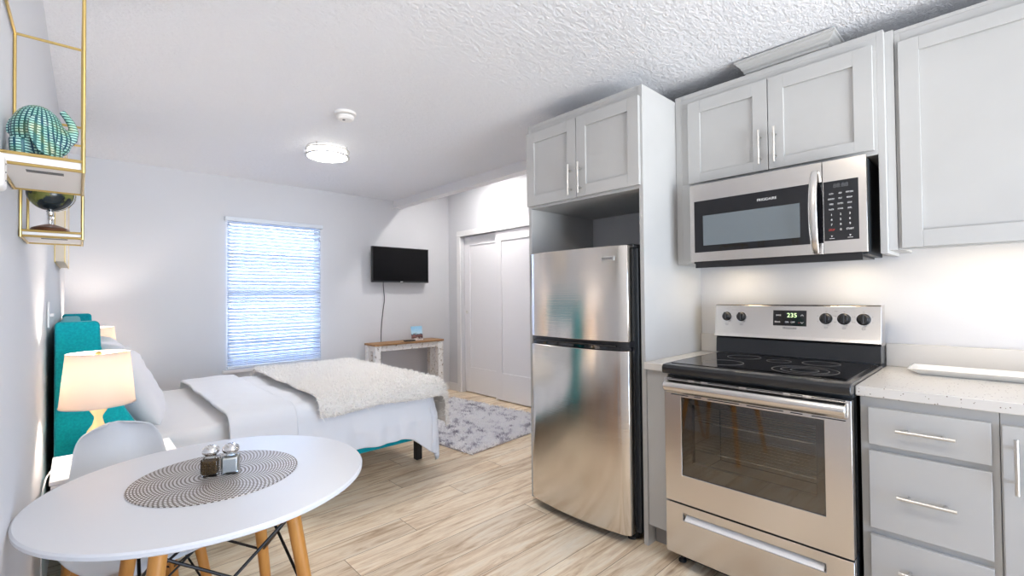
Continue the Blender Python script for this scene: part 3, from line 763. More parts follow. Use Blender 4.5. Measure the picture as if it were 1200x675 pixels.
# ------------------------------------------------------------------ microwave
t = thing('microwave', 'stainless steel over the range microwave with curved handle', 'microwave', (2.5, .745, 1.41))
MX, MY0, MY1, MZ0, MZ1 = 2.33, .379, 1.120, 1.416, 1.811
bx('body', 'darkside', t, MX + .032, 2.69, MY0 + .006, MY1 - .003, MZ0 - .008, MZ1 - .001)
b = B(); ys = .532
b.box(MX, MX + .03, ys + .0015, MY1, MZ0, MZ1)
dr = b.build('door', 'steel', t, bevel=.001)
bx('black_glass', 'blackgloss', dr, MX - .0006, MX + .0018, .5335, 1.0975, 1.4625, 1.7255)
bx('window', 'mwglass', dr, MX - .0018, MX - .0006, .618, 1.052, 1.496, 1.648)
text_mesh('FRIGIDAIRE', .0165, (MX - .0012, .752, 1.687), FX, UP, 'white_ink', dr, depth=.0003)
b = B()
pts = []
for i in range(17):
    s = -1 + 2 * i / 16
    pts.append((MX - .008 - .045 * (1 - s * s) ** .7, .557, 1.598 + s * .176))
hw = .017
rings = []
for i, p in enumerate(pts):
    p = Vector(p); q0 = Vector(pts[max(i - 1, 0)]); q1 = Vector(pts[min(i + 1, 16)]); d = (q1 - q0).normalized(); nn = Vector((0, 1, 0)); o2 = d.cross(nn)
    ww = hw * (1 - .25 * abs(i / 8 - 1) ** 3)
    rings.append([b.bm.verts.new(p + nn * (ww * cos(a)) + o2 * (.007 * sin(a))) for a in [2 * pi * k / 14 for k in range(14)]])
for A, C in zip(rings, rings[1:]):
    for k in range(14): b.bm.faces.new((A[k], A[(k + 1) % 14], C[(k + 1) % 14], C[k]))
b.bm.faces.new(rings[0]); b.bm.faces.new(rings[-1])
b.build('handle', 'steel', dr, ang=60)
b = B(); b.box(MX, MX + .03, MY0, ys - .0015, MZ0, MZ1)
cp = b.build('control_panel', 'steel', t, bevel=.001)
kp = bx('keypad', 'blackgloss', cp, MX - .0012, MX - .0002, .406, .5275, 1.470, 1.722)
text_mesh('88:88', .024, (MX - .0016, .466, 1.700), FX, UP, 'grey_ink', kp, 'display_digits', .0002)
rows = [1.668, 1.646, 1.624, 1.602]
words = [('AUTO', 'ADD', 'POPCORN'), ('DEFROST', 'MELT', 'REHEAT'), ('TIMER', 'SOFTEN', 'COOK'), ('CLOCK', 'POWER', 'LEVEL')]
for z, ws in zip(rows, words):
    for y, wd in zip((.500, .468, .436), ws):
        text_mesh(wd, .0088, (MX - .0016, y, z), FX, UP, 'white_ink', kp, 'lettering', .0002, squeeze=.62)
for z, ws in zip((1.579, 1.558, 1.537), ('123', '456', '789')):
    for y, wd in zip((.500, .468, .436), ws): text_mesh(wd, .012, (MX - .0016, y, z), FX, UP, 'white_ink', kp, 'lettering', .0002)
text_mesh('STOP', .011, (MX - .0016, .500, 1.515), FX, UP, 'red_ink', kp, 'lettering', .0002, squeeze=.8)
text_mesh('0', .012, (MX - .0016, .468, 1.515), FX, UP, 'white_ink', kp, 'lettering', .0002)
text_mesh('START', .011, (MX - .0016, .436, 1.515), FX, UP, 'white_ink', kp, 'lettering', .0002, squeeze=.8)
b = B()
for y in (.500, .436): b.cyl((MX - .0017, y, 1.489), (MX - .0013, y, 1.489), .004, n=3); b.box(MX - .0017, MX - .0013, y - .009, y + .009, 1.4785, 1.480)
b.build('icon_marks', 'white_ink', kp)
b = B(); b.box(MX + .02, 2.66, MY0 + .03, MY1 - .03, 1.400, 1.4075).build('bottom_grille', 'black', t)
for y in (.50, 1.0): bx('cooktop_lamp', 'hoodlamp', t, 2.50, 2.56, y - .05, y + .05, 1.3985, 1.3999)
bx('front_skirt', 'black', t, MX + .012, MX + .0195, MY0 + .02, MY1 - .02, 1.384, 1.4155)

# ------------------------------------------------------------------ left wall pieces
def gold_shelf(label, x1, y0, y1, z0, z1, ztray, group):
    t = thing('wall_shelf', label, 'shelf', ((wallx(y0) + x1) / 2, (y0 + y1) / 2, z0), group=group)
    r = .0032
    w0, w1 = wallx(y0) + .0045, wallx(y1) + .0045
    c = {(0, 0): (w0, y0), (1, 0): (x1, y0), (0, 1): (w1, y1), (1, 1): (x1, y1)}
    for (i, j), (x, y) in c.items(): B().cyl((x, y, z0), (x, y, z1), r, n=10).build('post', 'gold', t)
    for z in (z0 + r, ztray + r, z1):
        loop = [c[0, 0], c[1, 0], c[1, 1], c[0, 1]]
        for a, d in zip(loop, loop[1:] + loop[:1]): B().cyl((*a, z), (*d, z), r, n=10).build('rail', 'gold', t)
    b = B(); b.prism([(w0 + .003, y0 + .003), (x1 - .003, y0 + .003), (x1 - .003, y1 - .003), (w1 + .003, y1 - .003)], 'z', z0 + .004, ztray + .002)
    b.build('board', 'shelfboard', t)
    b = B(); b.box(w0 + .035, x1 - .03, y0 + .05, y0 + .075, z0 + .0035, z0 + .0039)
    b.build('rail_slot', 'grey_ink', t)
    return t
gold_shelf('gold framed wall shelf holding the beaded elephant', .010, 1.29, 1.575, 1.512, 1.878, 1.532, 'gold framed wall shelves')
gold_shelf('lower gold framed wall shelf holding the small globe', .012, 1.72, 1.925, 1.416, 1.722, 1.430, 'gold framed wall shelves')

# beaded elephant, standing on the upper shelf, trunk raised (faces +x-ish, away from the wall)
EX, EY, EZ = -.058, 1.43, 1.5355
t = thing('elephant_figurine', 'turquoise beaded elephant figurine with raised trunk on the gold shelf', 'figurine', (EX, EY, EZ))
b = B()
b.ball((EX - .004, EY, EZ + .079), (.043, .042, .060), 40, 26)
b.ball((EX + .028, EY + .004, EZ + .070), (.022, .028, .034), 24, 16)
for sx, sy in ((-.028, -.024), (-.028, .026), (.018, -.024), (.018, .026)): b.cyl((EX + sx, EY + sy, EZ), (EX + sx, EY + sy, EZ + .055), .015, .018, 18)
b.tube([(EX + .040, EY + .004, EZ + .066), (EX + .050, EY + .004, EZ + .078), (EX + .053, EY + .004, EZ + .096), (EX + .049, EY + .004, EZ + .112), (EX + .041, EY + .004, EZ + .126), (EX + .033, EY + .004, EZ + .137)], lambda s: .0105 - .0045 * s, 12)
b.tube([(EX - .044, EY, EZ + .10), (EX - .0485, EY - .002, EZ + .085), (EX - .0475, EY - .003, EZ + .07)], .003, 8)
o = b.build('body', 'mosaic', t)
md = o.modifiers.new('join', 'REMESH'); md.mode = 'VOXEL'; md.voxel_size = .0022; md.use_smooth_shade = True
for s in (-1, 1):
    def ear(u, v, s=s):
        a = u * 2 * pi; r = v
        return (EX + .004 + .019 * r * cos(a) + .008 * r * sin(a) * -1, EY + .002 + s * (.047 - .012 * r * cos(a) - .006 * r * r * sin(a)), EZ + .068 + .042 * r * sin(a) - .004 * r)
    B().grid(ear, 24, 5).build('ear', 'mosaic', t, solid=.003)
# globe on the lower shelf
GX, GY, GZ = -.052, 1.768, 1.4345
t = thing('desk_globe', 'small dark globe on a brown wooden base on the lower gold shelf', 'globe', (GX, GY, GZ))
B().lathe([(0, 0), (.038, 0), (.040, .006), (.037, .012), (.024, .018), (.010, .023), (0, .024)], (GX, GY, GZ), 32).build('base', 'brown', t)
B().lathe([(0, .0235), (.005, .0235), (.0042, .032), (.007, .038), (.005, .044), (.008, .050), (.006, .060), (0, .062)], (GX, GY, GZ), 18).build('stem', 'chrome', t)
B().ball((GX, GY, GZ + .108), .0475, 32, 20).build('sphere', 'globe', t)
b = B(); b.tube([(GX + .0505 * sin(a), GY, GZ + .108 - .0505 * cos(a)) for a in [R(-10 + 12 * i) for i in range(17)]], .0018, 8).build('meridian', 'chrome', t)

# framed picture over the headboard, seen edge on
t = thing('framed_picture', 'gold edged framed picture over the headboard seen edge on', 'picture', (wallx(3.85), 3.85, 1.46))
def slab(y0, y1, d0, d1, z0, z1):
    b = B(); return b.prism([(wallx(y0) + d0, y0), (wallx(y0) + d1, y0), (wallx(y1) + d1, y1), (wallx(y1) + d0, y1)], 'z', z0, z1)
slab(3.50, 4.22, .0015, .040, 1.462, 2.10).build('backing', 'canvas', t)
for d0, d1 in ((.0015, .005), (.0405, .044)):
    for y0, y1, z0, z1 in ((3.494, 3.4995, 1.456, 2.106), (4.2205, 4.226, 1.456, 2.106), (3.4995, 4.2205, 1.456, 1.4615), (3.4995, 4.2205, 2.1005, 2.106)):
        slab(y0, y1, d0, d1, z0, z1).build('frame_strip', 'gold', t)
slab(3.508, 4.212, .0405, .042, 1.47, 2.092).build('print', mottled('abstract_print', srgb(206, 196, 184), srgb(236, 230, 222), 5, .6), t)

# small white wall device cut by the photo's left edge
dy = 1.235; dw_ = wallx(dy)
t = thing('wall_sensor', 'small rounded white wall device beside the gold shelf', 'sensor', (dw_, dy, 1.485))
b = B(); b.box(dw_ + .001, dw_ + .021, dy - .032, dy + .032, 1.453, 1.517); b.build('housing', 'plastic', t, bevel=.009, seg=4)
b = B()
for z in (1.47, 1.485, 1.50): b.ball((dw_ + .0205, dy, z), .0018, 8, 6)
b.build('indicator_dots', 'grey_ink', t)
# light switch by the headboard
sy = 2.94; sx = wallx(sy)
t = thing('light_switch', 'white wall switch plate beside the teal headboard', 'switch', (sx, sy, 1.19))
bx('plate', 'plastic', t, sx + .001, sx + .008, sy - .036, sy + .036, 1.13, 1.245, bevel=.002)
bx('toggle', 'plastic', t, sx + .0085, sx + .022, sy - .006, sy + .006, 1.178, 1.193, bevel=.002)

# ------------------------------------------------------------------ bed
t = thing('bed', 'teal upholstered wingback bed frame with black legs', 'bed', (1.0, 3.67, 0))
bx('headboard', 'teal', t, -.068, .02, 2.925, 4.445, .14, 1.140, bevel=.018, seg=3)
wing = [(-.07, .12), (-.07, 1.146), (-.058, 1.155), (.068, 1.155), (.080, 1.143), (.084, 1.04), (.105, .94), (.135, .84), (.168, .745), (.228, .628), (.304, .505), (.33, .42), (.335, .14), (.32, .12)]
for y0, y1 in ((2.862, 2.924), (4.446, 4.508)):
    B().prism(wing, 'y', y0, y1).build('wing', 'teal', t, bevel=.012, seg=3, ang=50)
for y0, y1 in ((2.935, 2.975), (4.395, 4.435)): bx('side_rail', 'teal', t, .336, 1.875, y0, y1, .215, .345, bevel=.01)
bx('foot_rail', 'teal', t, 1.876, 1.916, 2.935, 4.435, .215, .345, bevel=.01)
for x in (.25, 1.925):
    for y in (3.13, 4.24): bx('leg', 'black', t, x - .024, x + .024, y - .024, y + .024, 0, .2145, bevel=.003)
bx('slat_deck', 'furbase', t, .025, 1.875, 2.976, 4.394, .24, .285)
m_ = thing('mattress', 'thick mattress under the white bedding on the teal bed', 'mattress', (1.0, 3.67, .286))
bx('core', 'sheet', m_, .03, 1.87, 2.985, 4.385, .2865, .545, bevel=.05, seg=4)

def drape(u, v, x0, x1, y0, y1, zt, r, flare=.05, amp=.02, fr=9., seed=0., puff=.006, zmin=.02):
    cx, cy = min(max(u, x0 + r), x1 - r), min(max(v, y0 + r), y1 - r)
    dx, dy = u - cx, v - cy; d = hypot(dx, dy)
    top = puff * (nz(u * 5, v * 5, seed) + .5 * nz(u * 13, v * 11, seed + 3))
    if d < 1e-9: return (u, v, zt + top)
    ex, ey = dx / d, dy / d
    amp *= 1 - .65 * max(0, ex)
    a = min(d / r, pi / 2); hor = r * sin(a); dz = r * (1 - cos(a)); ext = max(0, d - r * pi / 2)
    s = (u if abs(ey) > abs(ex) else v) + (.6 * math.atan2(ey, ex) if abs(ex * ey) > .02 else 0)
    wr = amp * (nz(s * fr, ext * 2.2, seed + 9) * .9 + .45 * nz(s * fr * 2.3, ext * 4, seed + 5)) * min(1, ext / .12)
    h = hor + ext * flare + wr + .9 * amp * min(1, ext / .1)
    return (cx + ex * h, cy + ey * h, max(zmin, zt + top * (1 - a / (pi / 2)) - dz - ext))

def cloth(name, mat, parent, u0, u1, v0, v1, nu, nv, fn, solid, edge=None):
    def f(a, c):
        u, v = u0 + (u1 - u0) * a, v0 + (v1 - v0) * c
        if edge: u, v = edge(u, v, a, c)
        return fn(u, v)
    b = B().grid(f, nu, nv)
    o = b.build(name, mat, parent, ang=180, fix=True, origin=None)
    md = o.modifiers.new('thickness', 'SOLIDIFY'); md.thickness = solid; md.offset = 1
    return o

# fitted/flat sheet at the head end
o = cloth('bed_sheet', 'sheet', None, .06, .80, 2.79, 4.58, 70, 170,
          lambda u, v: drape(u, v, -2, 5, 2.962, 4.408, .555, .05, .0, .004, 7, 1, .003), .004)
tag(o, 'white flat sheet over the mattress at the pillow end', 'sheet')
dv = thing('duvet', 'white puffy duvet hanging over the side and foot of the bed', 'duvet', (1.3, 3.67, .57))
cloth('cover', 'duvet', dv, .66, 2.0 + .30, 2.9 - .245, 4.45 + .28, 150, 190,
      lambda u, v: drape(u, v, -2, 1.945, 2.91, 4.46, .574 + .012 * sin(u * 3), .085, .03, .042, 6.5, 2, .015, .07), .018,
      lambda u, v, a, c: (u, v - .14 * min(1, max(0, (u - 1.66) / .2)) ** 1.4 * (1 - c)))
cloth('folded_edge', 'duvet', dv, .605, .95, 2.9 - .27, 4.45 + .25, 40, 190,
      lambda u, v: drape(u, v, -2, 5, 2.868, 4.485, .603 + .006 * sin((u - .6) * 9), .09, .02, .016, 6, 3, .006), .016,
      lambda u, v, a, c: (u + .012 * nz(v * 3, 2, a * 2), v))
# faux fur throw: backing plus pile
th = thing('fur_throw', 'ivory shaggy faux fur throw across the foot of the bed', 'blanket', (1.5, 3.7, .6))
def throw_pt(u, v): return drape(u, v, -2, 2.025, 2.85, 4.50, .641 + .004 * sin(u * 3), .10, .03, .014, 5, 6, .006)
TU0, TU1, TV0, TV1 = 1.09, 2.02 + .30, 2.85 - .065, 4.55
def tedge(u, v, a, c): return u + (.03 * nz(v * 2.5, 4) + .035 * (c - .5)) * (1 - a), v + .02 * nz(u * 3, 8) * (1 - c)
cloth('backing', 'furbase', th, TU0, TU1, TV0, TV1, 70, 100, throw_pt, .006, tedge)

def tufts(name, mat, parent, pts_norm, length, width, lean, seed):
    rnd = random.Random(seed); V = []; F = []
    base = BASE[parent.name]
    for p, n in pts_norm:
        p = Vector(p) - base; n = Vector(n)
        d = (n + Vector((rnd.gauss(0, 1), rnd.gauss(0, 1), rnd.gauss(0, .6))) * lean).normalized()
        l = length * (.6 + .7 * rnd.random()); w = width * (.6 + .8 * rnd.random())
        sd = d.cross(Vector((rnd.gauss(0, 1), rnd.gauss(0, 1), rnd.gauss(0, 1)))).normalized() * w
        bend = Vector((rnd.gauss(0, 1), rnd.gauss(0, 1), -.6)) * l * .22
        i = len(V)
        V += [p - sd, p + sd, p + d * l * .55 + sd * .8 + bend * .3, p + d * l * .55 - sd * .8 + bend * .3, p + d * l + bend]
        F += [(i, i + 1, i + 2, i + 3), (i + 3, i + 2, i + 4)]
    me = bpy.data.meshes.new(name); me.from_pydata([tuple(v) for v in V], [], F); fin(me, True, 180)
    me.materials.append(M[mat]); o = bpy.data.objects.new(name, me); COL.objects.link(o); o.parent = parent; o['kind'] = 'stuff'; BASE[o.name] = base
    return o
rnd = random.Random(3); pn = []
for i in range(34000):
    a, c = rnd.random(), rnd.random()
    u, v = tedge(TU0 + (TU1 - TU0) * a, TV0 + (TV1 - TV0) * c, a, c)
    p = Vector(throw_pt(u, v)); e = .004
    n = (Vector(throw_pt(u + e, v)) - p).cross(Vector(throw_pt(u, v + e)) - p)
    n = n.normalized() if n.length > 0 else Vector((0, 0, 1))
    pn.append((p + n * .005, n))
tufts('fur_pile', 'fur', th, pn, .032, .0024, .7, 5)

def pillow(label, c, w, h, th_, tilt, rz, seed, group=None):
    t = thing('pillow', label, 'pillow', c, group=group)
    nU, nV = 36, 30; b = B()
    rot = Matrix.Rotation(rz, 3, 'Z') @ Matrix.Rotation(tilt, 3, 'Y')
    def pt(i, j, s):
        u, v = -1 + 2 * i / nU, -1 + 2 * j / nV
        k = (1 - u ** 4) * (1 - v ** 4)
        x = s * th_ / 2 * max(0, k) ** .55 * (1 + .16 * nz(u * 2 + seed, v * 2, s))
        x += .010 * nz(u * 4.5, v * 7 + seed, 2) * k + .006 * nz(u * 12 + seed, v * 5, 7) * k
        pin = 1 - .07 * (abs(u * v)) ** 1.5
        y = u * w / 2 * (1 - .06 * (1 - v * v)) ; z = v * h / 2 * (1 - .07 * (1 - u * u)) + .0
        return Vector(c) + rot @ Vector((x, y, z))
    fr = [[b.bm.verts.new(pt(i, j, 1)) for j in range(nV + 1)] for i in range(nU + 1)]
    bk = [[fr[i][j] if i in (0, nU) or j in (0, nV) else b.bm.verts.new(pt(i, j, -1)) for j in range(nV + 1)] for i in range(nU + 1)]
    for i in range(nU):
        for j in range(nV):
            b.bm.faces.new((fr[i][j], fr[i + 1][j], fr[i + 1][j + 1], fr[i][j + 1])); b.bm.faces.new((bk[i][j + 1], bk[i + 1][j + 1], bk[i + 1][j], bk[i][j]))
    o = b.build('case', 'pillow', t, subsurf=1, ang=180)
    return t
pillow('white pillow leaning on the headboard behind the near lamp', (.215, 3.33, .795), .66, .44, .19, R(-24), R(3), 1.7, 'bed pillows')
pillow('white pillow leaning on the headboard beside the far lamp', (.19, 4.02, .800), .64, .44, .18, R(-22), R(-2), 5.1, 'bed pillows')

# ------------------------------------------------------------------ nightstands and lamps
def nightstand(name_label, y, x):
    t = thing('nightstand', name_label, 'nightstand', (x, y, 0), group='nightstands beside the bed')
    x0, x1, y0, y1 = x - .19, x + .19, y - .175, y + .175
    b = B(); b.box(x0, x1, y0, y1, .36, .590); b.build('case', 'white', t, bevel=.004)
    bx('top', 'white', t, x0 - .004, x1 + .004, y0 - .004, y1 + .004, .5905, .606, bevel=.003)
    d = bx('drawer', 'white', t, x1 + .0005, x1 + .014, y0 + .02, y1 - .02, .39, .565, bevel=.003)
    B().lathe([(0, .0), (.006, 0), (.006, .012), (.014, .02), (.012, .028), (0, .03)], (x1 + .014, y, .48), 16, 'x').build('knob', 'nickel', d)
    for sx_ in (-1, 1):
        for sy_ in (-1, 1):
            B().cyl((x + sx_ * .135, y + sy_ * .12, .3595), (x + sx_ * .165, y + sy_ * .150, 0), .019, .012, 14).build('leg', 'beech', t)
    return t
nightstand('white nightstand with wooden legs behind the white chair', 2.515, .125)
nightstand('white nightstand under the far bedside lamp', 4.76, .135)

def table_lamp(label, x, y, z, bottom, top, h0, h1, light):
    t = thing('table_lamp', label, 'lamp', (x, y, z), group='bedside table lamps')
    B().lathe([(0, 0), (.062, 0), (.064, .008), (.058, .016), (.036, .022), (.030, .04), (.040, .07), (.043, .095), (.034, .125), (.018, .150), (.013, .172), (.014, .182), (.028, .205), (.030, .211), (.027, .216), (0, .217)], (x, y, z), 36).build('base', 'cream', t)
    sh = B().lathe([(bottom, h0), (top, h1)], (x, y, z), 64).build('lamp_shade', 'shade', t, ang=60)
    b = B()
    b.lathe([(bottom - .001, h0), (bottom + .0015, h0), (bottom + .0015, h0 + .004), (bottom - .001, h0 + .004)], (x, y, z), 64, closed=True).build('shade_trim', 'shade', sh)
    b = B(); b.lathe([(top - .001, h1 - .004), (top + .0015, h1 - .004), (top + .0015, h1), (top - .001, h1)], (x, y, z), 64, closed=True)
    b.build('shade_trim', 'shade', sh)
    b = B(); b.cyl((x, y, z + .2175), (x, y, z + h1 - .012), .004, n=10)
    for k in range(3):
        a = 2 * pi * k / 3 + .4; b.cyl((x, y, z + h1 - .012), (x + top * cos(a), y + top * sin(a), z + h1 - .006), .0018, n=6)
    b.build('harp', 'gold', t)
    B().lathe([(0, 0), (.007, 0), (.012, .006), (.010, .012), (.004, .016), (0, .018)], (x, y, z + h1 - .012), 20).build('finial', 'gold', t)
    B().ball((x, y + .03, z + h0 + .118), .026, 20, 12).build('bulb', 'bulb', t)
    return t
t = table_lamp('bedside lamp with glowing white drum shade and cream base nearest the camera', .066, 2.50, .6065, .117, .098, .226, .434, 1)
b = B(); cz = .6095
pts = [(.03, 2.555, .611), (-.01, 2.60, cz), (-.04, 2.58, cz), (-.062, 2.50, cz), (-.074, 2.42, cz), (-.0795, 2.36, .604), (-.0855, 2.325, .56), (-.087, 2.32, .40), (-.085, 2.31, .20), (-.07, 2.25, .02), (.0, 2.20, .006), (.08, 2.28, .006), (.13, 2.42, .006)]
def catm(P, n=6):
    P = [Vector(p) for p in P]; out = []
    for i in range(len(P) - 1):
        a, p0, p1, d = P[max(i - 1, 0)], P[i], P[i + 1], P[min(i + 2, len(P) - 1)]
        for k in range(n):
            t_ = k / n; out.append(.5 * ((2 * p0) + (p1 - a) * t_ + (2 * a - 5 * p0 + 4 * p1 - d) * t_ ** 2 + (3 * p0 - a - 3 * p1 + d) * t_ ** 3))
    out.append(P[-1]); return out
b.tube(catm(pts), .0022, 6).build('cord', 'plastic', t)
table_lamp('far bedside lamp with glowing white shade half hidden by the headboard', .105, 4.78, .6065, .135, .112, .226, .434, 1)
# booklet standing on the near nightstand
t = thing('booklet', 'white booklet standing on the nightstand behind the chair', 'booklet', (.235, 2.59, .6065))
bx('cover', 'paper', t, .215, .262, 2.60, 2.604, .6065, .650)
b = B(); b.box(.215, .262, 2.6045, 2.609, .608, .648).build('pages', 'plastic', t)

# ------------------------------------------------------------------ dining table and chair
TX, TY, TZ = .292, 1.565, .74
t = thing('dining_table', 'round white dining table with amber wooden legs', 'table', (TX, TY, 0))
B().lathe([(0, TZ), (.398, TZ), (.4025, TZ - .004), (.402, TZ - .012), (.392, TZ - .018), (0, TZ - .018)], (TX, TY, 0), 96).build('tabletop', 'white', t, ang=30)
B().lathe([(0, TZ - .0185), (.16, TZ - .0185), (.16, TZ - .03), (0, TZ - .03)], (TX, TY, 0), 40).build('mounting_plate', 'blackmetal', t)
legs = []
for k in range(4):
    a = R(48 + 90 * k)
    p0 = Vector((TX + .205 * cos(a), TY + .205 * sin(a), TZ - .019)); p1 = Vector((TX + .335 * cos(a), TY + .335 * sin(a), 0))
    legs.append((p0, p1))
    lg = B().cyl(p0, p1, .020, .014, 18).build('leg', 'beech', t)
    q = p0.lerp(p1, .10); out = Vector((cos(a), sin(a), .15)).normalized()
    tang = Vector((-sin(a), cos(a), 0))
    B().cyl(q + tang * .019, q + tang * .0225, .0075, n=14).build('bolt', 'nickel', lg)
    B().cyl(q - tang * .019, q - tang * .0225, .0075, n=14).build('bolt', 'nickel', lg)
b = B()
for k in range(4):
    A, C = legs[k], legs[(k + 1) % 4]
    for P, Q in ((A, C), (C, A)):
        i0 = P[0].lerp(P[1], .12); i1 = Q[0].lerp(Q[1], .46)
        d = (i1 - i0).normalized(); off = Vector((i0.x - TX, i0.y - TY, 0)).normalized() * .0
        b.cyl(i0 + d * .015, i1 - d * .012, .0042, n=8)
b.build('brace_rods', 'blackmetal', t)

mat_ = B().lathe([(0, 0), (.209, 0), (.210, .0012), (.209, .0022), (0, .0022)], (TX + .010, TY + .012, TZ + .0003), 120).build('placemat', 'placemat', None, origin=(TX + .010, TY + .012, TZ + .0003))
tag(mat_, 'round silver lace place mat in the middle of the white table', 'place mat')
def shaker(label, x, y, fill, rz):
    z = TZ + .0027
    t = thing('shaker', label, 'shaker', (x, y, z), rz, group='salt and pepper shakers')
    h = .0215
    bx('jar', 'jar', t, -h, h, -h, h, 0, .050, bevel=.004, local=True)
    bx('contents', fill, t, -h + .003, h - .003, -h + .003, h - .003, .005, .046 if fill == 'salt' else .043, bevel=.003, local=True)
    B().lathe([(.0195, .0503), (.014, .056), (.013, .058)], (0, 0, 0), 28).build('neck', 'jar', t, local=True)
    B().lathe([(0, .0582), (.015, .0582), (.019, .061), (.0225, .067), (.0225, .072), (.020, .077), (.015, .081), (.008, .084), (0, .0845)], (0, 0, 0), 36).build('lid', 'chrome', t, local=True)
    b = B()
    for k in range(7):
        a = 2 * pi * k / 6; r = 0 if k == 6 else .0065
        b.cyl((r * cos(a), r * sin(a), .0835), (r * cos(a), r * sin(a), .0848), .0010, n=6)
    b.build('pour_holes', 'rubber', t, local=True)
shaker('glass shaker of brown ground pepper with chrome lid', .2855, 1.5865, 'pepper', R(-24))
shaker('glass shaker of white salt with chrome lid', .3325, 1.5675, 'salt', R(-22))

# moulded chair at the far side of the table
CX, CYY, CR = .165, 2.025, R(15)
t = thing('dining_chair', 'white moulded plastic chair with wooden legs tucked under the table', 'chair', (CX, CYY, 0), CR)
prof = [(-.215, .425, .180), (-.205, .443, .19), (-.17, .447, .200), (-.09, .436, .208), (.0, .430, .210), (.09, .434, .202), (.145, .452, .190), (.180, .498, .176), (.200, .558, .160), (.216, .628, .147), (.230, .688, .136), (.240, .733, .127), (.246, .765, .113), (.249, .785, .091), (.250, .796, .060), (.2503, .801, .026)]
def catp(t_):
    n = len(prof) - 1; f = min(t_ * n, n - 1e-6); i = int(f); fr = f - i
    P = [Vector(prof[max(0, min(n, j))]) for j in (i - 1, i, i + 1, i + 2)]
    return .5 * ((2 * P[1]) + (P[2] - P[0]) * fr + (2 * P[0] - 5 * P[1] + 4 * P[2] - P[3]) * fr ** 2 + (3 * P[1] - P[0] - 3 * P[2] + P[3]) * fr ** 3)
def shell(a, c):
    p = catp(a); s = -1 + 2 * c
    w = p.z; back = min(1, max(0, (a - .42) / .2))
    curl = abs(s) ** 2.6
    y = p.x - back * .055 * curl * (1 - .5 * max(0, a - .7) / .3)
    z = p.y + (1 - back) * .035 * curl * min(1, max(0, (a) / .25)) + .0 * back
    if a < .16: z -= 0
    if a > .86: z -= .004 * s * s
    if a < .08: y += .03 * s * s
    return (s * w, y, z)
o = B().grid(shell, 48, 26).build('shell', 'shell', t, ang=180, local=True)
md = o.modifiers.new('thickness', 'SOLIDIFY'); md.thickness = .006; md.offset = 0
md = o.modifiers.new('smooth', 'SUBSURF'); md.levels = 1; md.render_levels = 1
cl = []
for sx_ in (-1, 1):
    for sy_ in (-1, 1):
        p0, p1 = Vector((sx_ * .125, sy_ * .115 + .005, .405)), Vector((sx_ * .190, .185 if sy_ > 0 else -.150, 0))
        cl.append((p0, p1)); B().cyl(p0, p1, .0165, .011, 16).build('leg', 'beech', t, local=True)
b = B()
for i, j in ((0, 1), (2, 3), (0, 2), (1, 3)):
    for P, Q in ((cl[i], cl[j]), (cl[j], cl[i])):
        i0, i1 = P[0].lerp(P[1], .04), Q[0].lerp(Q[1], .45); d = (i1 - i0).normalized()
        b.cyl(i0 + d * .012, i1 - d * .01, .0036, n=8)
for sx_ in (-1, 1): b.cyl((sx_ * .12, -.10, .412), (sx_ * .12, .11, .412), .005, n=8)
for sy_ in (-1, 1): b.cyl((-.12, sy_ * .105, .412), (.12, sy_ * .105, .412), .005, n=8)
b.build('brace_rods', 'blackmetal', t, local=True)

# ------------------------------------------------------------------ console, tv
t = thing('console_table', 'distressed white console table with brown plank top under the television', 'table', (2.9, 4.98, 0))
bx('top', 'plank', t, 2.440, 3.368, 4.842, 5.115, .692, .714, bevel=.003)
for x0, x1 in ((2.445, 2.515), (3.285, 3.360)):
    for y0, y1 in ((4.85, 4.92), (5.035, 5.105)): bx('leg', 'distress', t, x0, x1, y0, y1, 0, .6915, bevel=.004)
b = B(); b.box(2.515, 3.285, 4.862, 4.885, .628, .6915).box(2.515, 3.285, 5.07, 5.093, .628, .6915).box(2.462, 2.485, 4.92, 5.035, .628, .6915).box(3.315, 3.338, 4.92, 5.035, .628, .6915)
b.build('apron', 'distress', t, bevel=.002)
b = B(); b.box(2.515, 3.285, 4.862, 4.885, .09, .178).box(2.515, 3.285, 5.07, 5.093, .09, .178); b.build('shelf_apron', 'distress', t, bevel=.002)
bx('shelf', 'plank', t, 2.5155, 3.2845, 4.858, 5.097, .1785, .198, bevel=.002)
t = thing('television', 'black wall mounted flat television above the console table', 'television', (2.885, 5.05, 1.42))
bx('bezel', 'black', t, 2.505, 3.272, 5.035, 5.075, 1.422, 1.846, bevel=.004)
bx('screen', 'screen', t, 2.516, 3.261, 5.0335, 5.0348, 1.440, 1.836)
bx('bottom_trim', 'darkside', t, 2.52, 3.26, 5.034, 5.0349, 1.4245, 1.4385)
bx('logo_badge', 'chrome', t, 2.868, 2.902, 5.0325, 5.0339, 1.427, 1.436)
b = B(); b.box(2.72, 3.05, 5.0755, 5.10, 1.50, 1.76); b.build('back_housing', 'black', t, bevel=.006)
b = B(); b.box(2.80, 2.97, 5.1005, 5.1445, 1.56, 1.70); b.build('wall_bracket', 'blackmetal', t)
b = B(); b.tube(catm([(2.70, 5.09, 1.50), (2.698, 5.138, 1.42), (2.703, 5.139, 1.33), (2.712, 5.139, 1.22), (2.695, 5.139, 1.10), (2.680, 5.139, .98), (2.668, 5.139, .85), (2.664, 5.139, .72), (2.664, 5.139, .55), (2.668, 5.139, .40)]), .0045, 8).build('cord', 'grey_ink', t)
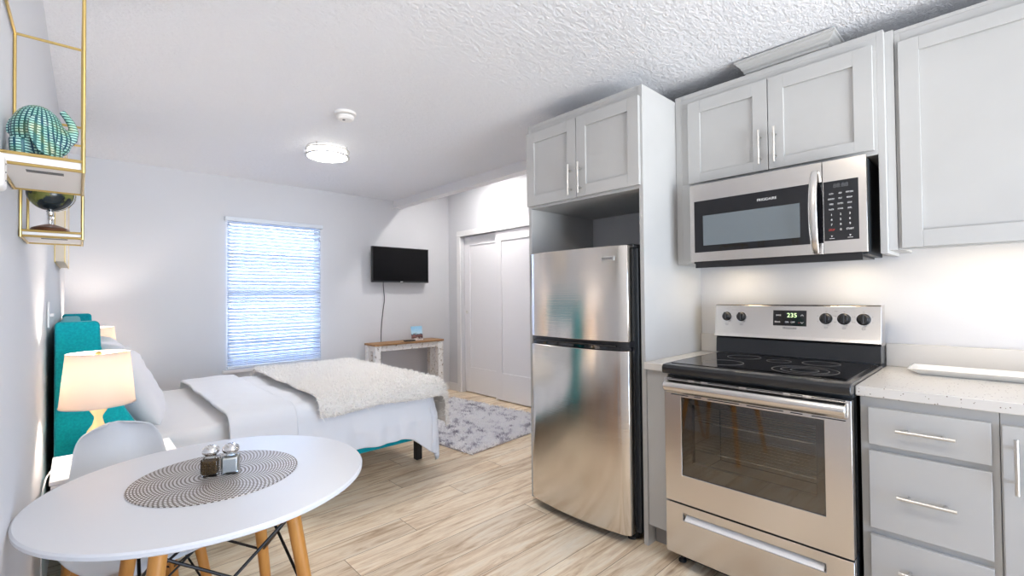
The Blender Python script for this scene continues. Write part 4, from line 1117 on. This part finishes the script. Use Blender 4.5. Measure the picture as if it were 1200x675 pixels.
# picture card and remote on the console
m, nt, bs = new_mat('holiday_print'); setp(bs, rough=.4)
tc = coords(nt, (1, 1, 1)); sx_ = N(nt, 'ShaderNodeSeparateXYZ'); nt.links.new(tc, sx_.inputs[0])
g = N(nt, 'ShaderNodeMapRange'); g.inputs['From Min'].default_value = 0; g.inputs['From Max'].default_value = .165; nt.links.new(sx_.outputs[2], g.inputs['Value'])
nn = noise_tex(nt, tc, 30, 4); ad = N(nt, 'ShaderNodeMath', operation='MULTIPLY_ADD'); nt.links.new(nn, ad.inputs[0]); ad.inputs[1].default_value = .45; ad.inputs[2].default_value = -.22
ad2 = N(nt, 'ShaderNodeMath', operation='ADD'); nt.links.new(g.outputs[0], ad2.inputs[0]); nt.links.new(ad.outputs[0], ad2.inputs[1])
nt.links.new(ramp(nt, ad2.outputs[0], [(.10, srgb(225, 215, 210)), (.2, srgb(70, 44, 44)), (.36, srgb(150, 104, 100)), (.44, srgb(40, 60, 84)), (.55, srgb(190, 222, 240)), (.9, srgb(150, 204, 236))]), bs.inputs['Base Color'])
t = thing('picture_card', 'small standing card with a blue sky picture on the console', 'card', (3.05, 4.965, .7145))
b = B(); b.prism([(4.945, .7145), (4.949, .7145), (4.979, .8845), (4.975, .8845)], 'x', 2.972, 3.128); b.build('print', m, t)
b = B(); b.prism([(5.005, .7145), (5.009, .7145), (4.9795, .86), (4.9770, .84)], 'x', 3.02, 3.08); b.build('easel_back', 'paper', t)
b = B(); b.box(2.84, 2.985, 4.885, 4.925, .7145, .731)
o = b.build('remote_control', 'black', None, bevel=.004, origin=(2.91, 4.905, .7145)); tag(o, 'black remote control lying on the console table', 'remote control')

# ------------------------------------------------------------------ shag rug
RA = R(5.5); rc = Vector((2.80, 3.755, 0)); rw, rl = 1.22, 1.60
t = thing('shag_rug', 'grey and white shaggy rug on the floor by the closet', 'rug', tuple(rc), RA)
b = B(); b.box(-rw / 2, rw / 2, -rl / 2, rl / 2, .0005, .012); b.build('backing', 'shagbase', t, local=True)
rnd = random.Random(11); pn = []
for i in range(34000):
    x, y = rnd.uniform(-rw / 2 - .006, rw / 2 + .006), rnd.uniform(-rl / 2 - .006, rl / 2 + .006)
    e = Vector((max(0, abs(x) - rw / 2 + .02) * (1 if x > 0 else -1), max(0, abs(y) - rl / 2 + .02) * (1 if y > 0 else -1), 0)) * 25
    ln = Vector((nz(x * 6, y * 6, 1), nz(x * 6, y * 6, 9), 0)) * 1.1
    pn.append(((x + rc.x, y + rc.y, .010), (Vector((0, 0, 1)) + e + ln).normalized()))
tufts('pile', 'shag', t, pn, .036, .0042, .45, 8)

# ------------------------------------------------------------------ light, sky, camera
def sun_world():
    w = bpy.data.worlds.new('World'); S.world = w; w.use_nodes = True; nt = w.node_tree
    bg = nt.nodes['Background']
    tc = N(nt, 'ShaderNodeTexCoord'); sx = N(nt, 'ShaderNodeSeparateXYZ'); nt.links.new(tc.outputs['Generated'], sx.inputs[0])
    mr = N(nt, 'ShaderNodeMapRange'); mr.inputs['From Min'].default_value = -1; nt.links.new(sx.outputs[2], mr.inputs['Value'])
    c = ramp(nt, mr.outputs[0], [(0, (1.9, 1.84, 1.78)), (.40, (1.8, 1.77, 1.74)), (.5, srgb(212, 224, 238)), (.56, srgb(176, 200, 232)), (1, srgb(128, 150, 186))])
    nt.links.new(c, bg.inputs['Color']); bg.inputs['Strength'].default_value = 5.4
sun_world()

cam = bpy.data.cameras.new('camera'); co = bpy.data.objects.new('camera', cam); COL.objects.link(co)
yaw, pitch, roll = .754002566, .0156455186, .010222032
F_ = Vector((sin(yaw) * cos(pitch), cos(yaw) * cos(pitch), sin(pitch))); R_ = Vector((cos(yaw), -sin(yaw), 0)); D_ = F_.cross(R_)
R2 = R_ * cos(roll) + D_ * sin(roll); D2 = D_ * cos(roll) - R_ * sin(roll)
co.matrix_world = Matrix(((R2.x, -D2.x, -F_.x, 0), (R2.y, -D2.y, -F_.y, 0), (R2.z, -D2.z, -F_.z, 1.2534), (0, 0, 0, 1)))
cam.sensor_width = 36; cam.lens = 543.736 / 1200 * 36; cam.clip_start = .02
S.camera = co
vs = S.view_settings; vs.view_transform = 'Standard'; vs.look = 'None'; vs.gamma = 1; vs.use_curve_mapping = False; vs.exposure = 1.5
S.cycles.max_bounces = 12; S.cycles.diffuse_bounces = 6; S.cycles.transparent_max_bounces = 16
S.cycles.use_denoising = True; S.cycles.sample_clamp_indirect = 8
S.cycles.caustics_reflective = False; S.cycles.caustics_refractive = False
